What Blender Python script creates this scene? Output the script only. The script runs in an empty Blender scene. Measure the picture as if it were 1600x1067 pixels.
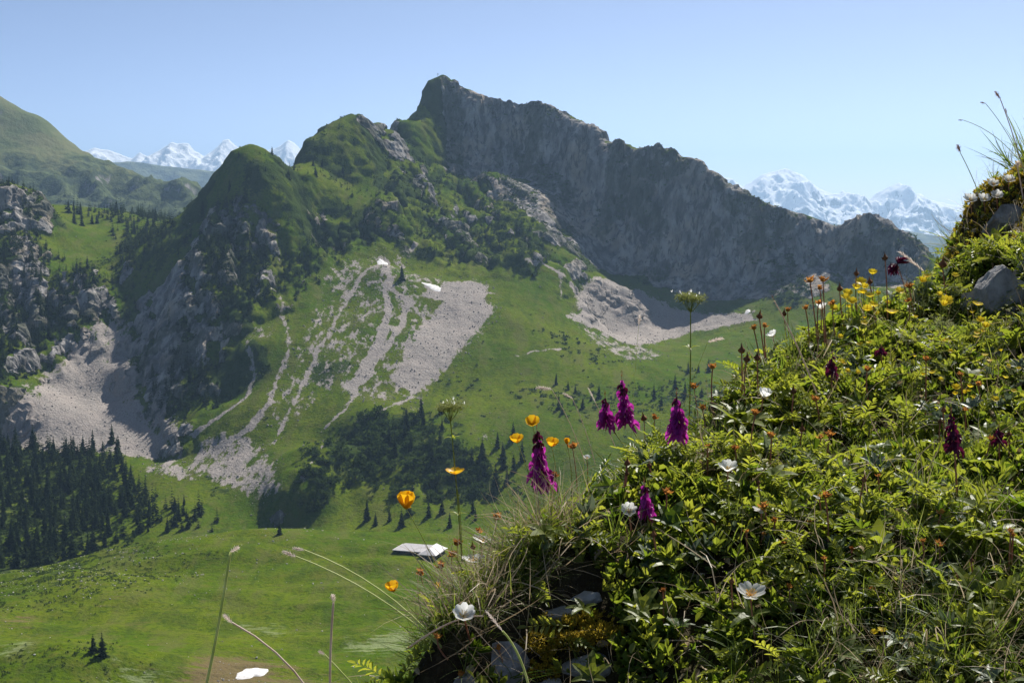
import bpy, bmesh, math, random
import numpy as np
from mathutils import Vector, Matrix

# ------------------------------------------------------------------ camera, sky, sun, exposure
scene = bpy.context.scene
COL = scene.collection
PITCH = math.radians(5.75)
FPX = 50.0 / 36.0 * 1600.0          # focal length in photo pixels (50 mm lens on a 36 mm sensor)
cam_data = bpy.data.cameras.new('camera')
cam_data.lens = 50.0
cam_data.sensor_width = 36.0
cam_data.clip_start = 0.05
cam_data.clip_end = 60000.0
cam_data.dof.use_dof = False
camera = bpy.data.objects.new('camera', cam_data)
COL.objects.link(camera)
camera.location = (0, 0, 0)
camera.rotation_euler = (math.pi / 2 - PITCH, 0, 0)
scene.camera = camera

SUN_AZ = math.radians(27.0)         # to the right of the view direction (+Y)
SUN_EL = math.radians(47.0)
world = bpy.data.worlds.new('World')
scene.world = world
world.use_nodes = True
wn = world.node_tree
wn.nodes.clear()
w_out = wn.nodes.new('ShaderNodeOutputWorld')
w_bg = wn.nodes.new('ShaderNodeBackground')
w_sky = wn.nodes.new('ShaderNodeTexSky')
w_sky.sky_type = 'NISHITA'
w_sky.sun_disc = False
w_sky.sun_elevation = SUN_EL
w_sky.sun_rotation = SUN_AZ
w_sky.altitude = 2000.0
w_sky.air_density = 0.3
w_sky.dust_density = 2.0
w_sky.ozone_density = 0.5
w_bg.inputs['Strength'].default_value = 0.106
wn.links.new(w_sky.outputs[0], w_bg.inputs['Color'])
wn.links.new(w_bg.outputs[0], w_out.inputs['Surface'])

sun_data = bpy.data.lights.new('sun', 'SUN')
sun_data.energy = 4.8
sun_data.angle = math.radians(0.53)
sun_data.color = (1.0, 0.955, 0.88)
sun = bpy.data.objects.new('sun', sun_data)
COL.objects.link(sun)
to_sun = Vector((math.sin(SUN_AZ) * math.cos(SUN_EL), math.cos(SUN_AZ) * math.cos(SUN_EL), math.sin(SUN_EL)))
sun.rotation_euler = to_sun.to_track_quat('Z', 'Y').to_euler()
sun.location = to_sun * 50

scene.view_settings.view_transform = 'Standard'
scene.view_settings.look = 'None'
scene.view_settings.gamma = 1.0
scene.view_settings.exposure = 0.66
scene.view_settings.use_curve_mapping = False
scene.cycles.max_bounces = 6
scene.cycles.diffuse_bounces = 3
scene.cycles.glossy_bounces = 2
scene.cycles.transmission_bounces = 4
scene.cycles.volume_bounces = 0
scene.cycles.use_denoising = True

rng = np.random.default_rng(7)
random.seed(7)

# ------------------------------------------------------------------ small maths helpers
def at(px, py, dist):
    """The point dist metres ahead that the photograph shows at (px, py)."""
    xc = (px - 800.0) / FPX
    yc = -(py - 533.5) / FPX
    d = np.array([xc, math.cos(PITCH) + yc * math.sin(PITCH), -math.sin(PITCH) + yc * math.cos(PITCH)])
    return d * (dist / d[1])

_perm = np.random.default_rng(11).permutation(256).astype(np.int32)
_perm = np.concatenate([_perm, _perm, _perm])
_g3 = np.random.default_rng(12).normal(size=(256, 3))
_g3 /= np.linalg.norm(_g3, axis=1)[:, None]
_g3 = _g3.astype(np.float32)

def noise3(x, y, z):
    x, y, z = np.broadcast_arrays(np.asarray(x, np.float32), np.asarray(y, np.float32), np.asarray(z, np.float32))
    xi, yi, zi = np.floor(x).astype(np.int32), np.floor(y).astype(np.int32), np.floor(z).astype(np.int32)
    xf, yf, zf = x - xi, y - yi, z - zi
    xi &= 255; yi &= 255; zi &= 255
    u = xf * xf * xf * (xf * (xf * 6 - 15) + 10)
    v = yf * yf * yf * (yf * (yf * 6 - 15) + 10)
    w = zf * zf * zf * (zf * (zf * 6 - 15) + 10)
    def g(a, b, c):
        h = _perm[_perm[_perm[(xi + a) & 255] + ((yi + b) & 255)] + ((zi + c) & 255)]
        gr = _g3[h]
        return gr[..., 0] * (xf - a) + gr[..., 1] * (yf - b) + gr[..., 2] * (zf - c)
    x00 = g(0, 0, 0) * (1 - u) + g(1, 0, 0) * u
    x10 = g(0, 1, 0) * (1 - u) + g(1, 1, 0) * u
    x01 = g(0, 0, 1) * (1 - u) + g(1, 0, 1) * u
    x11 = g(0, 1, 1) * (1 - u) + g(1, 1, 1) * u
    return 1.6 * ((x00 * (1 - v) + x10 * v) * (1 - w) + (x01 * (1 - v) + x11 * v) * w)

def fbm(x, y, z=0.0, octv=4, ridged=False, gain=0.5):
    s = 0.0; a = 1.0; t = 0.0; f = 1.0
    for k in range(octv):
        n = noise3(np.asarray(x) * f + 17.3 * k, np.asarray(y) * f - 9.1 * k, np.asarray(z) * f + 5.7 * k)
        s = s + a * (1.0 - 2.0 * np.abs(n) if ridged else n)
        t += a; a *= gain; f *= 2.03
    return s / t

def smooth(a, b, x):
    t = np.clip((x - a) / (b - a), 0, 1)
    return t * t * (3 - 2 * t)

class Surface:
    """A height field through control points (multiquadric interpolation plus a plane)."""
    def __init__(self, pts, soft, smoothing=0.0):
        P = np.array(pts, float)
        self.P = P; self.c = soft
        n = len(P)
        d = np.sqrt(((P[:, None, :2] - P[None, :, :2]) ** 2).sum(-1) + soft ** 2)
        A = np.zeros((n + 3, n + 3))
        A[:n, :n] = d - smoothing * np.eye(n)
        A[:n, n] = 1; A[:n, n + 1:] = P[:, :2] / 100.0
        A[n:, :n] = A[:n, n:].T
        self.w = np.linalg.solve(A, np.concatenate([P[:, 2], np.zeros(3)]))
    def __call__(self, x, y):
        x = np.asarray(x, float); y = np.asarray(y, float)
        sh = x.shape; x = x.ravel(); y = y.ravel()
        n = len(self.P); out = np.empty(len(x))
        for i in range(0, len(x), 40000):
            xs, ys = x[i:i + 40000, None].astype(np.float32), y[i:i + 40000, None].astype(np.float32)
            d = np.sqrt((xs - self.P[None, :, 0].astype(np.float32)) ** 2 + (ys - self.P[None, :, 1].astype(np.float32)) ** 2 + np.float32(self.c ** 2))
            out[i:i + 40000] = d @ self.w[:n].astype(np.float32) + self.w[n] + self.w[n + 1] * xs[:, 0] / 100 + self.w[n + 2] * ys[:, 0] / 100
        return out.reshape(sh)

class Grid:
    """Heights on a regular grid, sampled bilinearly; also finds where a line of sight meets it."""
    def __init__(self, x0, x1, y0, y1, step, fn):
        self.x0, self.y0, self.s = x0, y0, step
        self.nx = int(round((x1 - x0) / step)) + 1
        self.ny = int(round((y1 - y0) / step)) + 1
        self.X, self.Y = np.meshgrid(x0 + step * np.arange(self.nx), y0 + step * np.arange(self.ny))
        self.Z = fn(self.X, self.Y)
    def h(self, x, y):
        fx = np.clip((np.asarray(x, float) - self.x0) / self.s, 0, self.nx - 1.001)
        fy = np.clip((np.asarray(y, float) - self.y0) / self.s, 0, self.ny - 1.001)
        i = fx.astype(int); j = fy.astype(int); u = fx - i; v = fy - j
        Z = self.Z
        return (Z[j, i] * (1 - u) + Z[j, i + 1] * u) * (1 - v) + (Z[j + 1, i] * (1 - u) + Z[j + 1, i + 1] * u) * v
    def inside(self, x, y):
        return (x >= self.x0) & (x <= self.x0 + self.s * (self.nx - 1)) & (y >= self.y0) & (y <= self.y0 + self.s * (self.ny - 1))
    def hit(self, px, py, dmin=None, dmax=None, n=700):
        dmin = self.y0 if dmin is None else dmin
        dmax = self.y0 + self.s * (self.ny - 1) if dmax is None else dmax
        d = np.linspace(dmin, dmax, n)
        u = at(px, py, 1.0)
        p = u[None, :] * d[:, None]
        below = p[:, 2] <= self.h(p[:, 0], p[:, 1])
        below[-1] = True
        k = int(np.argmax(below))
        if k == 0: return p[0]
        a, b = d[k - 1], d[k]
        for _ in range(12):
            m = 0.5 * (a + b); q = u * m
            if q[2] <= self.h(q[0], q[1]): b = m
            else: a = m
        return u * b

def seg_dist(x, y, P, widths=None):
    """Distance from points to a polyline (minus half its width where widths are given)."""
    best = np.full(x.shape, 1e9)
    for k in range(len(P) - 1):
        ax, ay = P[k][:2]; bx, by = P[k + 1][:2]
        dx, dy = bx - ax, by - ay
        t = np.clip(((x - ax) * dx + (y - ay) * dy) / (dx * dx + dy * dy + 1e-9), 0, 1)
        d = np.hypot(x - ax - t * dx, y - ay - t * dy)
        if widths is not None:
            d = d - 0.5 * (widths[k] * (1 - t) + widths[k + 1] * t)
        best = np.minimum(best, d)
    return best

def poly_sd(x, y, P):
    """Signed distance to a polygon, positive inside."""
    ins = np.zeros(x.shape, bool)
    n = len(P)
    for k in range(n):
        ax, ay = P[k][:2]; bx, by = P[(k + 1) % n][:2]
        c = ((ay > y) != (by > y)) & (x < (bx - ax) * (y - ay) / (by - ay + 1e-12) + ax)
        ins ^= c
    d = seg_dist(x, y, list(P) + [P[0]])
    return np.where(ins, d, -d)

# ------------------------------------------------------------------ object helpers
def mesh_from(name, verts, faces, mats, attrs=None, smooth_shade=False, mat_idx=None, dom='POINT'):
    """verts (n,3) and faces (m,k) arrays (or a list of face arrays of different k) -> mesh datablock."""
    me = bpy.data.meshes.new(name)
    verts = np.asarray(verts, np.float32)
    flist = faces if isinstance(faces, list) else [faces]
    flist = [np.asarray(f, np.int32) for f in flist if len(f)]
    me.vertices.add(len(verts)); me.vertices.foreach_set('co', verts.ravel())
    idx = np.concatenate([f.ravel() for f in flist])
    cnt = np.concatenate([np.full(len(f), f.shape[1], np.int32) for f in flist])
    start = np.concatenate([[0], np.cumsum(cnt)[:-1]]).astype(np.int32)
    me.loops.add(len(idx)); me.loops.foreach_set('vertex_index', idx)
    me.polygons.add(len(cnt)); me.polygons.foreach_set('loop_start', start); me.polygons.foreach_set('loop_total', cnt)
    me.polygons.foreach_set('use_smooth', np.full(len(cnt), smooth_shade))
    if mat_idx is not None:
        me.polygons.foreach_set('material_index', np.asarray(mat_idx, np.int32))
    for a, v in (attrs or {}).items():
        at_ = me.attributes.new(a, 'FLOAT', dom); at_.data.foreach_set('value', np.asarray(v, np.float32).ravel())
    for m in (mats if isinstance(mats, (list, tuple)) else [mats]):
        me.materials.append(m)
    me.update(calc_edges=True)
    return me

def link(name, data, parent=None, loc=None, rot=None, scale=None):
    o = bpy.data.objects.new(name, data)
    COL.objects.link(o)
    if parent is not None: o.parent = parent
    if loc is not None: o.location = loc
    if rot is not None: o.rotation_euler = rot
    if scale is not None: o.scale = scale if hasattr(scale, '__len__') else (scale,) * 3
    return o

def tag(o, label=None, cat=None, group=None, kind=None):
    if label: o['label'] = label
    if cat: o['category'] = cat
    if group: o['group'] = group
    if kind: o['kind'] = kind
    return o

def grid_faces(nx, ny):
    i, j = np.meshgrid(np.arange(nx - 1), np.arange(ny - 1))
    a = (j * nx + i).ravel()
    return np.stack([a, a + 1, a + nx + 1, a + nx], 1)

# ------------------------------------------------------------------ material helpers
class NT:
    def __init__(self, name):
        self.m = bpy.data.materials.new(name); self.m.use_nodes = True
        self.t = self.m.node_tree; self.t.nodes.clear()
        self.out = self.n('ShaderNodeOutputMaterial')
    def n(self, kind, **kw):
        nd = self.t.nodes.new(kind)
        for k, v in kw.items():
            if k in nd.inputs.keys() and not hasattr(nd, k): nd.inputs[k].default_value = v
            else: setattr(nd, k, v)
        return nd
    def l(self, a, b): self.t.links.new(a, b)
    def pos(self): 
        g = self.n('ShaderNodeNewGeometry'); return g.outputs['Position']
    def attr(self, name):
        a = self.n('ShaderNodeAttribute'); a.attribute_name = name; return a.outputs['Fac']
    def noise(self, scale, detail=4, rough=0.55, vec=None, dist=0.0):
        nd = self.n('ShaderNodeTexNoise'); nd.inputs['Scale'].default_value = scale
        nd.inputs['Detail'].default_value = detail; nd.inputs['Roughness'].default_value = rough
        nd.inputs['Distortion'].default_value = dist
        if vec is not None: self.l(vec, nd.inputs['Vector'])
        return nd.outputs['Fac']
    def vscale(self, vec, s):
        m = self.n('ShaderNodeVectorMath', operation='MULTIPLY'); self.l(vec, m.inputs[0]); m.inputs[1].default_value = s
        return m.outputs[0]
    def math(self, op, a, b=None, clamp=False):
        m = self.n('ShaderNodeMath', operation=op); m.use_clamp = clamp
        for k, v in ((0, a), (1, b)):
            if v is None: continue
            if isinstance(v, (int, float)): m.inputs[k].default_value = v
            else: self.l(v, m.inputs[k])
        return m.outputs[0]
    def ramp(self, fac, a, b, c0=0.0, c1=1.0):
        m = self.n('ShaderNodeMapRange', interpolation_type='SMOOTHSTEP'); m.clamp = True
        self.l(fac, m.inputs['Value'])
        m.inputs['From Min'].default_value = a; m.inputs['From Max'].default_value = b
        m.inputs['To Min'].default_value = c0; m.inputs['To Max'].default_value = c1
        return m.outputs[0]
    def mix(self, fac, a, b):
        m = self.n('ShaderNodeMix', data_type='RGBA', blend_type='MIX'); m.clamp_factor = True
        if isinstance(fac, (int, float)): m.inputs[0].default_value = fac
        else: self.l(fac, m.inputs[0])
        for k, v in ((6, a), (7, b)):
            if isinstance(v, tuple): m.inputs[k].default_value = v + (1,) if len(v) == 3 else v
            else: self.l(v, m.inputs[k])
        return m.outputs[2]
    def bump(self, h, dist, strength=1.0, normal=None):
        b = self.n('ShaderNodeBump'); b.inputs['Strength'].default_value = strength; b.inputs['Distance'].default_value = dist
        self.l(h, b.inputs['Height'])
        if normal is not None: self.l(normal, b.inputs['Normal'])
        return b.outputs[0]
    def principled(self, color, rough=0.9, normal=None, spec=0.2):
        p = self.n('ShaderNodeBsdfPrincipled')
        if isinstance(color, tuple): p.inputs['Base Color'].default_value = color + (1,)
        else: self.l(color, p.inputs['Base Color'])
        if isinstance(rough, (int, float)): p.inputs['Roughness'].default_value = rough
        else: self.l(rough, p.inputs['Roughness'])
        p.inputs['Specular IOR Level'].default_value = spec
        if normal is not None: self.l(normal, p.inputs['Normal'])
        return p.outputs[0]
    def done(self, shader):
        self.l(shader, self.out.inputs['Surface']); return self.m
# ------------------------------------------------------------------ the alp, the valley and the mountain: one height field
ctrl = [  # (photo x, photo y, metres ahead)
    # near meadow
    (-150,1067,500),(0,1067,498),(150,1067,503),(300,1067,510),(500,1067,515),(700,1067,520),(1000,1067,520),(1300,1067,520),(1600,1067,520),
    (110,1014,520),(40,1028,516),(190,1042,516),(100,985,600),(0,1000,575),(230,1010,570),
    (300,1000,580),(450,1005,582),(600,1000,585),
    (0,955,625),(200,962,625),(400,960,632),(600,960,632),(800,960,630),
    (300,900,690),(450,900,690),(600,900,690),(300,930,655),(500,930,660),
    (-150,940,680),(0,915,690),(100,890,708),(200,862,738),(270,846,752),(330,835,765),(430,826,780),(560,832,790),(660,838,790),(800,842,790),(1000,850,790),(1300,860,790),
    # hollow behind the meadow crest
    (-150,905,860),(0,898,860),(100,885,880),(200,872,900),(330,848,900),(430,835,900),(560,838,900),(660,838,895),(800,842,890),(1000,840,890),
    # forest floor and scree cone on the left
    (-200,850,920),(0,850,920),(100,850,925),(0,800,995),(120,800,1000),(0,750,1065),(130,750,1065),(0,705,1130),(100,702,1135),(200,720,1100),(230,770,1020),(240,820,950),(300,790,980),
    (-200,690,1150),(0,680,1158),(80,600,1228),(150,530,1288),(185,480,1330),(250,645,1175),(270,690,1120),(240,740,1060),(300,705,1095),(200,600,1228),(225,545,1275),(120,650,1180),
    # rock nose between the cone and the gullies
    (290,662,1125),(350,622,1165),(215,610,1215),(285,612,1178),(300,520,1235),(258,560,1225),(208,560,1258),(205,505,1305),(218,470,1335),(238,448,1345),(340,560,1205),(302,440,1285),(250,500,1292),(312,395,1318),(335,330,1378),(392,226,1440),
    (365,240,1450),(345,262,1460),(310,300,1465),(278,338,1435),(245,385,1392),(205,430,1372),(232,410,1378),(300,345,1405),(270,390,1360),
    # gullies and grass slope in the middle
    (385,470,1245),(400,530,1200),(420,600,1148),(390,640,1112),(340,690,1090),(360,750,1030),(450,820,958),(400,790,985),(450,700,1060),(500,600,1150),(470,650,1105),(560,500,1245),(500,500,1242),(600,415,1335),(560,560,1188),(520,700,1060),
    (450,330,1380),(425,268,1405),(400,262,1398),(440,251,1465),(462,250,1500),(520,262,1512),(480,272,1455),(450,292,1415),(560,250,1535),(520,320,1450),(480,216,1530),(515,192,1575),(545,182,1600),(585,190,1640),(440,420,1330),(500,385,1400),(520,430,1330),(470,470,1275),(420,380,1345),
    (560,320,1465),(600,250,1575),(615,193,1690),(640,240,1640),(650,320,1520),(600,385,1395),(700,370,1450),(640,425,1362),(700,450,1325),(755,440,1350),(540,390,1392),
    (650,162,1738),(666,140,1756),(685,122,1770),(700,200,1738),(690,260,1680),(730,330,1560),(790,330,1550),(770,270,1640),(840,350,1530),(820,395,1450),(750,400,1425),(720,290,1640),
    # green shoulder and the big scree below it
    (860,410,1420),(885,432,1410),(850,480,1320),(800,500,1260),(775,470,1305),(690,500,1268),(640,580,1168),(600,605,1145),(700,600,1150),(680,640,1092),(800,600,1150),(900,560,1210),(960,560,1230),(1000,550,1270),(850,660,1060),(900,640,1088),(950,620,1118),(760,560,1190),(880,520,1270),
    # scree bowl under the wall
    (900,460,1450),(925,500,1410),(960,525,1400),(1050,534,1410),(1150,505,1440),(1210,492,1430),(950,442,1500),(1000,462,1520),(1060,482,1510),(1120,490,1480),(1030,510,1475),(980,545,1320),(1060,555,1300),(1150,530,1350),
    (930,420,1560),(1000,438,1560),(1070,458,1540),(1150,468,1505),(1250,450,1470),(1350,450,1420),(1300,500,1360),
    # the wall
    (740,137,1760),(790,152,1755),(850,157,1738),(880,172,1725),(910,187,1708),(960,217,1672),(1020,230,1640),(1080,247,1615),(1110,262,1602),(1150,290,1582),(1200,320,1560),(1250,335,1548),(1290,347,1540),(1350,335,1505),(1400,352,1485),(1450,388,1470),
    (760,220,1730),(800,240,1722),(850,240,1705),(910,270,1680),(960,300,1650),(1020,310,1622),(1080,330,1598),(1150,360,1565),(1220,385,1540),(1290,400,1520),(1350,400,1485),(1400,420,1460),
    (900,340,1640),(960,380,1612),(1050,400,1585),(1150,420,1545),(1250,425,1510),
    # left background: cliff, saddle, wooded spur
    (-200,300,1550),(0,292,1500),(20,288,1500),(45,332,1480),(72,384,1440),(100,430,1390),(0,400,1385),(40,420,1380),(0,470,1330),(50,470,1330),(80,335,1600),(150,350,1600),(200,385,1520),(150,402,1480),
    (80,322,1760),(150,327,1800),(250,342,1780),(270,345,1650),
    (130,415,1370),(180,440,1368),(60,470,1318),(0,522,1250),(100,485,1312),(0,560,1218),(30,602,1190),(0,645,1165),(100,540,1280),(50,560,1240),(160,490,1326),(-200,500,1300),(-200,390,1450),
    # wooded knoll below the middle slope
    (480,742,985),(500,690,1040),(560,658,1078),(640,642,1092),(545,712,1022),(560,750,1000),(555,795,965),(600,742,1000),(612,790,958),(700,705,1010),(700,752,985),(700,800,942),(780,782,960),(780,720,1010),(650,700,1030),
    # right, behind the flower bank
    (900,720,1000),(1000,800,950),(1000,700,1020),(1150,640,1070),(1300,650,1080),(1300,800,950),(1300,560,1240),(1600,420,1450),(1600,480,1350),(1600,560,1230),(1600,650,1100),(1600,800,950),(1450,420,1450),(1450,470,1360),(1450,600,1160),(1100,590,1160),
]
# crests are set a little low, because the broken rock that is laid on them later rises above the smooth shape
CREST = [(310,300),(345,262),(365,240),(392,226),(440,251),(462,250),(480,216),(515,192),(545,182),(585,190),(615,193),(650,162),(666,140),(685,122),(740,137),(790,152),(850,157),(880,172),(910,187),(960,217),(1020,230),(1080,247),(1110,262),(1150,290),(1200,320),(1250,335),(1290,347),(1350,335),(1400,352),(1450,388)]
SET_X = [310,345,392,430,462,480,515,545,585,615,650,685,740,790,850,910,960,1020,1080,1110,1150,1200,1250,1290,1350,1400,1450]
SET_Y = [18,19,0,13,15,11,10,18,13,13,18,11,10,7,5,9,9,9,16,21,15,12,8,9,3,10,11]
def settle(px, py): return py + float(np.interp(px, SET_X, SET_Y)) if (px, py) in CREST else py
ctrl = [(c[0], settle(c[0], c[1]), c[2]) for c in ctrl]
pts = [tuple(at(*c)) for c in ctrl]
for px, py, d, dz in [(365,240,1445,55),(310,300,1470,35),(392,226,1430,50),(480,216,1530,60),(545,182,1600,70),(615,193,1690,80),(650,162,1738,80),(685,122,1770,100),(740,137,1760,90),(790,152,1755,90),(850,157,1738,90),(910,187,1708,90),(960,217,1672,80),(1020,230,1640,80),(1080,247,1615,80),(1150,290,1582,80),(1200,320,1560,80),(1290,347,1540,70),(1350,335,1505,70),(1450,388,1470,60),(20,288,1500,40)]:
    p = at(px, settle(px, py), d); pts.append((p[0] * 1.01 + 25, p[1] + 80, p[2] - dz))
for x in (-900, -500, -100, 300, 700, 1000): pts.append((x, 2080, -140 if x > -300 else -90))
land = Surface(pts, 14.0)

MS = 2.3
G = Grid(-760, 940, 440, 2060, MS, land)
def hits(pl, dmin=460, dmax=1900): return [G.hit(p[0], p[1], dmin, dmax) for p in pl]

def paint(sd_fn, pl, pad=40):
    P = np.array([p[:2] for p in pl])
    lo, hi = P.min(0) - pad, P.max(0) + pad
    i0, i1 = np.clip(((np.array([lo[0], hi[0]]) - G.x0) / MS).astype(int), 0, G.nx)
    j0, j1 = np.clip(((np.array([lo[1], hi[1]]) - G.y0) / MS).astype(int), 0, G.ny)
    sl = (slice(j0, j1), slice(i0, i1))
    x, y = G.X[sl], G.Y[sl]
    w = 7.0 * fbm(x / 30, y / 30, 7.0, 4), 7.0 * fbm(x / 30, y / 30, 21.0, 4)
    return sl, sd_fn(x + w[0], y + w[1])
W_SD = 8.0
def add_poly(pl, weight, target, dmin=860, dmax=1800, width=14.0):
    P = hits(pl, dmin, dmax)
    sl, sd = paint(lambda x, y: poly_sd(x, y, P), P)
    target[sl] = np.maximum(target[sl], weight * np.clip(0.5 + sd / (2 * width), 0, 1))
def add_line(pl, weight, target, dmin=860, dmax=1800):
    P = hits(pl, dmin, dmax)
    wd = [p[2] * P[k][1] / FPX for k, p in enumerate(pl)]
    sl, sd = paint(lambda x, y: -seg_dist(x, y, P, wd), P)
    target[sl] = np.maximum(target[sl], weight * np.clip(0.5 + sd / 9.0, 0, 0.85))

# which ground is broken into crags, and which stays smooth turf
crag = np.zeros_like(G.Z); grassy = np.zeros_like(G.Z)
for pl, w in [
    ([(290,330),(330,320),(400,330),(440,360),(480,320),(560,330),(620,260),(700,270),(770,280),(850,380),(835,430),(740,425),(650,385),(560,395),(500,430),(440,470),(390,500),(340,500),(270,480),(290,440)], 1.0),
    ([(290,480),(340,500),(350,640),(280,650),(225,600),(240,540)], 0.35),
    ([(-40,280),(45,320),(100,430),(200,430),(180,500),(60,600),(-40,640)], 1.0),
    ([(540,735),(640,730),(770,750),(780,790),(640,795),(560,785)], 0.45),
]: add_poly(pl, w, crag, width=24)
for pl in [
    [(375,235),(400,226),(440,262),(470,330),(450,345),(415,310),(385,290),(350,300),(330,330),(290,335),(310,305)],
    [(470,225),(545,185),(600,240),(600,300),(560,330),(500,322),(455,300)],
    [(612,196),(655,160),(690,190),(690,250),(640,245)],
    [(815,440),(860,412),(905,440),(890,480),(840,530),(790,520)],
    [(310,300),(350,255),(345,300),(320,345),(285,405),(245,445),(200,445),(235,395),(280,335)],
    [(440,775),(470,730),(520,720),(535,800),(455,815)],
    [(85,330),(130,335),(210,345),(180,380),(110,395),(85,370)],
    [(380,520),(440,480),(520,470),(600,440),(760,440),(790,520),(700,640),(540,680),(430,800),(300,700)],
]: add_poly(pl, 1.0, grassy, width=16)

def roughen(x, y, z):
    """Ribs, gullies, cliff bands and knobbly ground on the base shape."""
    gy, gx = np.gradient(z, MS)
    st = np.hypot(gx, gy)
    gr = smooth(0.05, 0.55, grassy)
    steep = smooth(0.5, 0.95, st) * (1 - 0.6 * gr)
    far = smooth(840, 980, y)
    wx = x + 22 * fbm(x / 130, y / 130, 3.3, 3); wy = y + 22 * fbm(x / 130, y / 130, 8.1, 3)
    ribs = fbm(wx / 62.0, wy / 150.0, 1.5, 4, ridged=True, gain=0.55)
    z = z + far * np.maximum(steep, 0.75 * crag * (1 - gr)) * 14.0 * (ribs - 0.25)
    z = z + far * steep * 5.0 * fbm(x / 17.0, y / 28.0, 6.0, 4, ridged=True)
    spur = fbm((wx + 0.35 * wy) / 34.0, wy / 140.0, 23.0, 5, ridged=True, gain=0.55)   # crag ribs falling towards the valley
    z = z + far * crag * (1 - gr) * 19.0 * (spur - 0.2) + far * crag * (1 - gr) * 3.0 * fbm(x / 14.0, y / 22.0, 41.0, 3, ridged=True, gain=0.6)
    H = 38.0                                                    # broken cliff bands with ledges between
    sh = 1.1 * fbm(x / 60, y / 60, 14.0, 5)
    f = z / H + sh
    fr = f - np.floor(f)
    band = H * (np.floor(f) + smooth(0.40, 0.80, fr) - sh)
    z = z + crag * (1 - gr) * far * 0.12 * (band - z)
    z = z + far * (2.4 * fbm(x / 48.0, y / 48.0, 2.0, 4) + 0.55 * fbm(x / 9.0, y / 9.0, 4.0, 3))
    z = z + far * (1 - steep) * 1.5 * (fbm(wx / 30.0, wy / 120.0, 5.0, 3, ridged=True))
    z = z + (1 - far) * (7.0 * fbm(x / 85.0, y / 40.0, 9.0, 3) + 0.35 * fbm(x / 9.0, y / 9.0, 1.0, 3))
    return z
G.Z = roughen(G.X, G.Y, G.Z)
cp_ = np.array(pts)                                                # the roughened ground still passes through the surveyed points
fix = Surface(np.column_stack([cp_[:, 0], cp_[:, 1], G.h(cp_[:, 0], cp_[:, 1]) - cp_[:, 2]]), 22.0, 0.0)
G.Z = G.Z - fix(G.X, G.Y)
gy_, gx_ = np.gradient(G.Z, MS)
steepness = np.hypot(gx_, gy_)

def soften(a, n=1):
    for _ in range(n):
        b = a.copy()
        b[1:-1, 1:-1] = (a[1:-1, 1:-1] * 4 + a[:-2, 1:-1] + a[2:, 1:-1] + a[1:-1, :-2] + a[1:-1, 2:]) / 8
        a = b
    return a

scree = np.zeros_like(G.Z)
for pl, w in [
    ([(660,455),(700,440),(745,436),(765,458),(773,490),(760,505),(735,535),(700,575),(670,605),(648,617),(620,606),(607,590),(625,560),(640,530),(662,500),(688,472),(655,462)], 1.0),
    ([(100,545),(140,520),(160,560),(180,600),(200,640),(232,670),(262,700),(210,715),(160,700),(60,697),(-40,705),(0,680),(50,620),(90,570)], 0.95),
    ([(120,530),(185,478),(205,520),(222,590),(235,640),(200,640),(150,540)], 0.68),
    ([(228,622),(250,622),(268,640),(290,672),(265,702),(245,690),(240,650)], 0.9),
    ([(300,690),(350,665),(400,668),(430,690),(462,750),(468,815),(400,797),(330,765),(275,730)], 0.61),
    ([(200,730),(260,710),(300,700),(330,760),(260,760)], 0.56),
    ([(888,440),(900,455),(930,432),(962,442),(1000,452),(1030,470),(1080,485),(1130,490),(1180,485),(1185,500),(1130,511),(1080,520),(1040,531),(1000,543),(960,530),(920,512),(885,497),(905,480)], 1.0),
    ([(885,492),(960,525),(1030,545),(1060,560),(980,572),(910,530)], 0.53),
    ([(735,650),(760,668),(800,690),(818,722),(790,728),(760,702),(735,682)], 0.56),
    ([(480,425),(555,392),(640,378),(655,420),(610,440),(545,462),(500,465)], 0.52),
    ([(546,512),(562,522),(546,552),(530,562),(540,532)], 0.9),
    ([(-40,690),(0,640),(60,580),(100,540),(180,470),(215,520),(235,620),(290,672),(262,712),(150,712),(-40,712)], 0.68),
    ([(480,470),(600,400),(680,430),(780,430),(790,500),(700,600),(600,640),(520,620),(430,700),(400,640),(440,560)], 0.485),
    ([(640,600),(690,590),(680,640),(630,650)], 0.53),
    ([(370,520),(400,480),(430,470),(440,520),(400,560)], 0.52),
]: add_poly(pl, w, scree)
for pl in [
    [(600,408,14),(606,440,12),(602,500,13),(590,540,20),(568,585,34),(552,600,26)],
    [(607,446,8),(640,470,14),(626,505,12),(600,548,16)],
    [(598,412,12),(560,442,9),(540,470,8),(520,505,8),(495,560,8),(470,610,8),(443,660,7),(428,692,5)],
    [(497,480,6),(496,530,5),(491,548,5)],
    [(436,462,4),(447,500,5),(450,550,7),(430,600,8),(412,642,12),(392,668,16),(340,705,14)],
    [(386,532,5),(397,560,7),(399,590,8),(380,622,10),(340,652,12),(296,680,10)],
    [(395,430,4),(420,450,4),(436,470,4)],
    [(560,600,14),(540,640,8),(510,670,6)],
    [(655,462,6),(645,510,4),(640,530,4)],
    [(820,406,8),(850,412,6),(875,427,8)], [(872,420,4),(874,445,4),(880,470,5)],
    [(885,440,8),(905,470,7)],
    [(525,690,4),(500,700,4),(480,730,5),(470,770,5)],
    [(800,560,3),(880,545,3)],
    [(640,620,10),(600,640,7),(560,660,5)],
    [(540,440,12),(520,420,8)],[(650,380,8),(640,395,6)],[(770,280,6),(780,295,6)],[(735,205,3),(750,215,4)],
]: add_line(pl, 1.0, scree)

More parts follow.
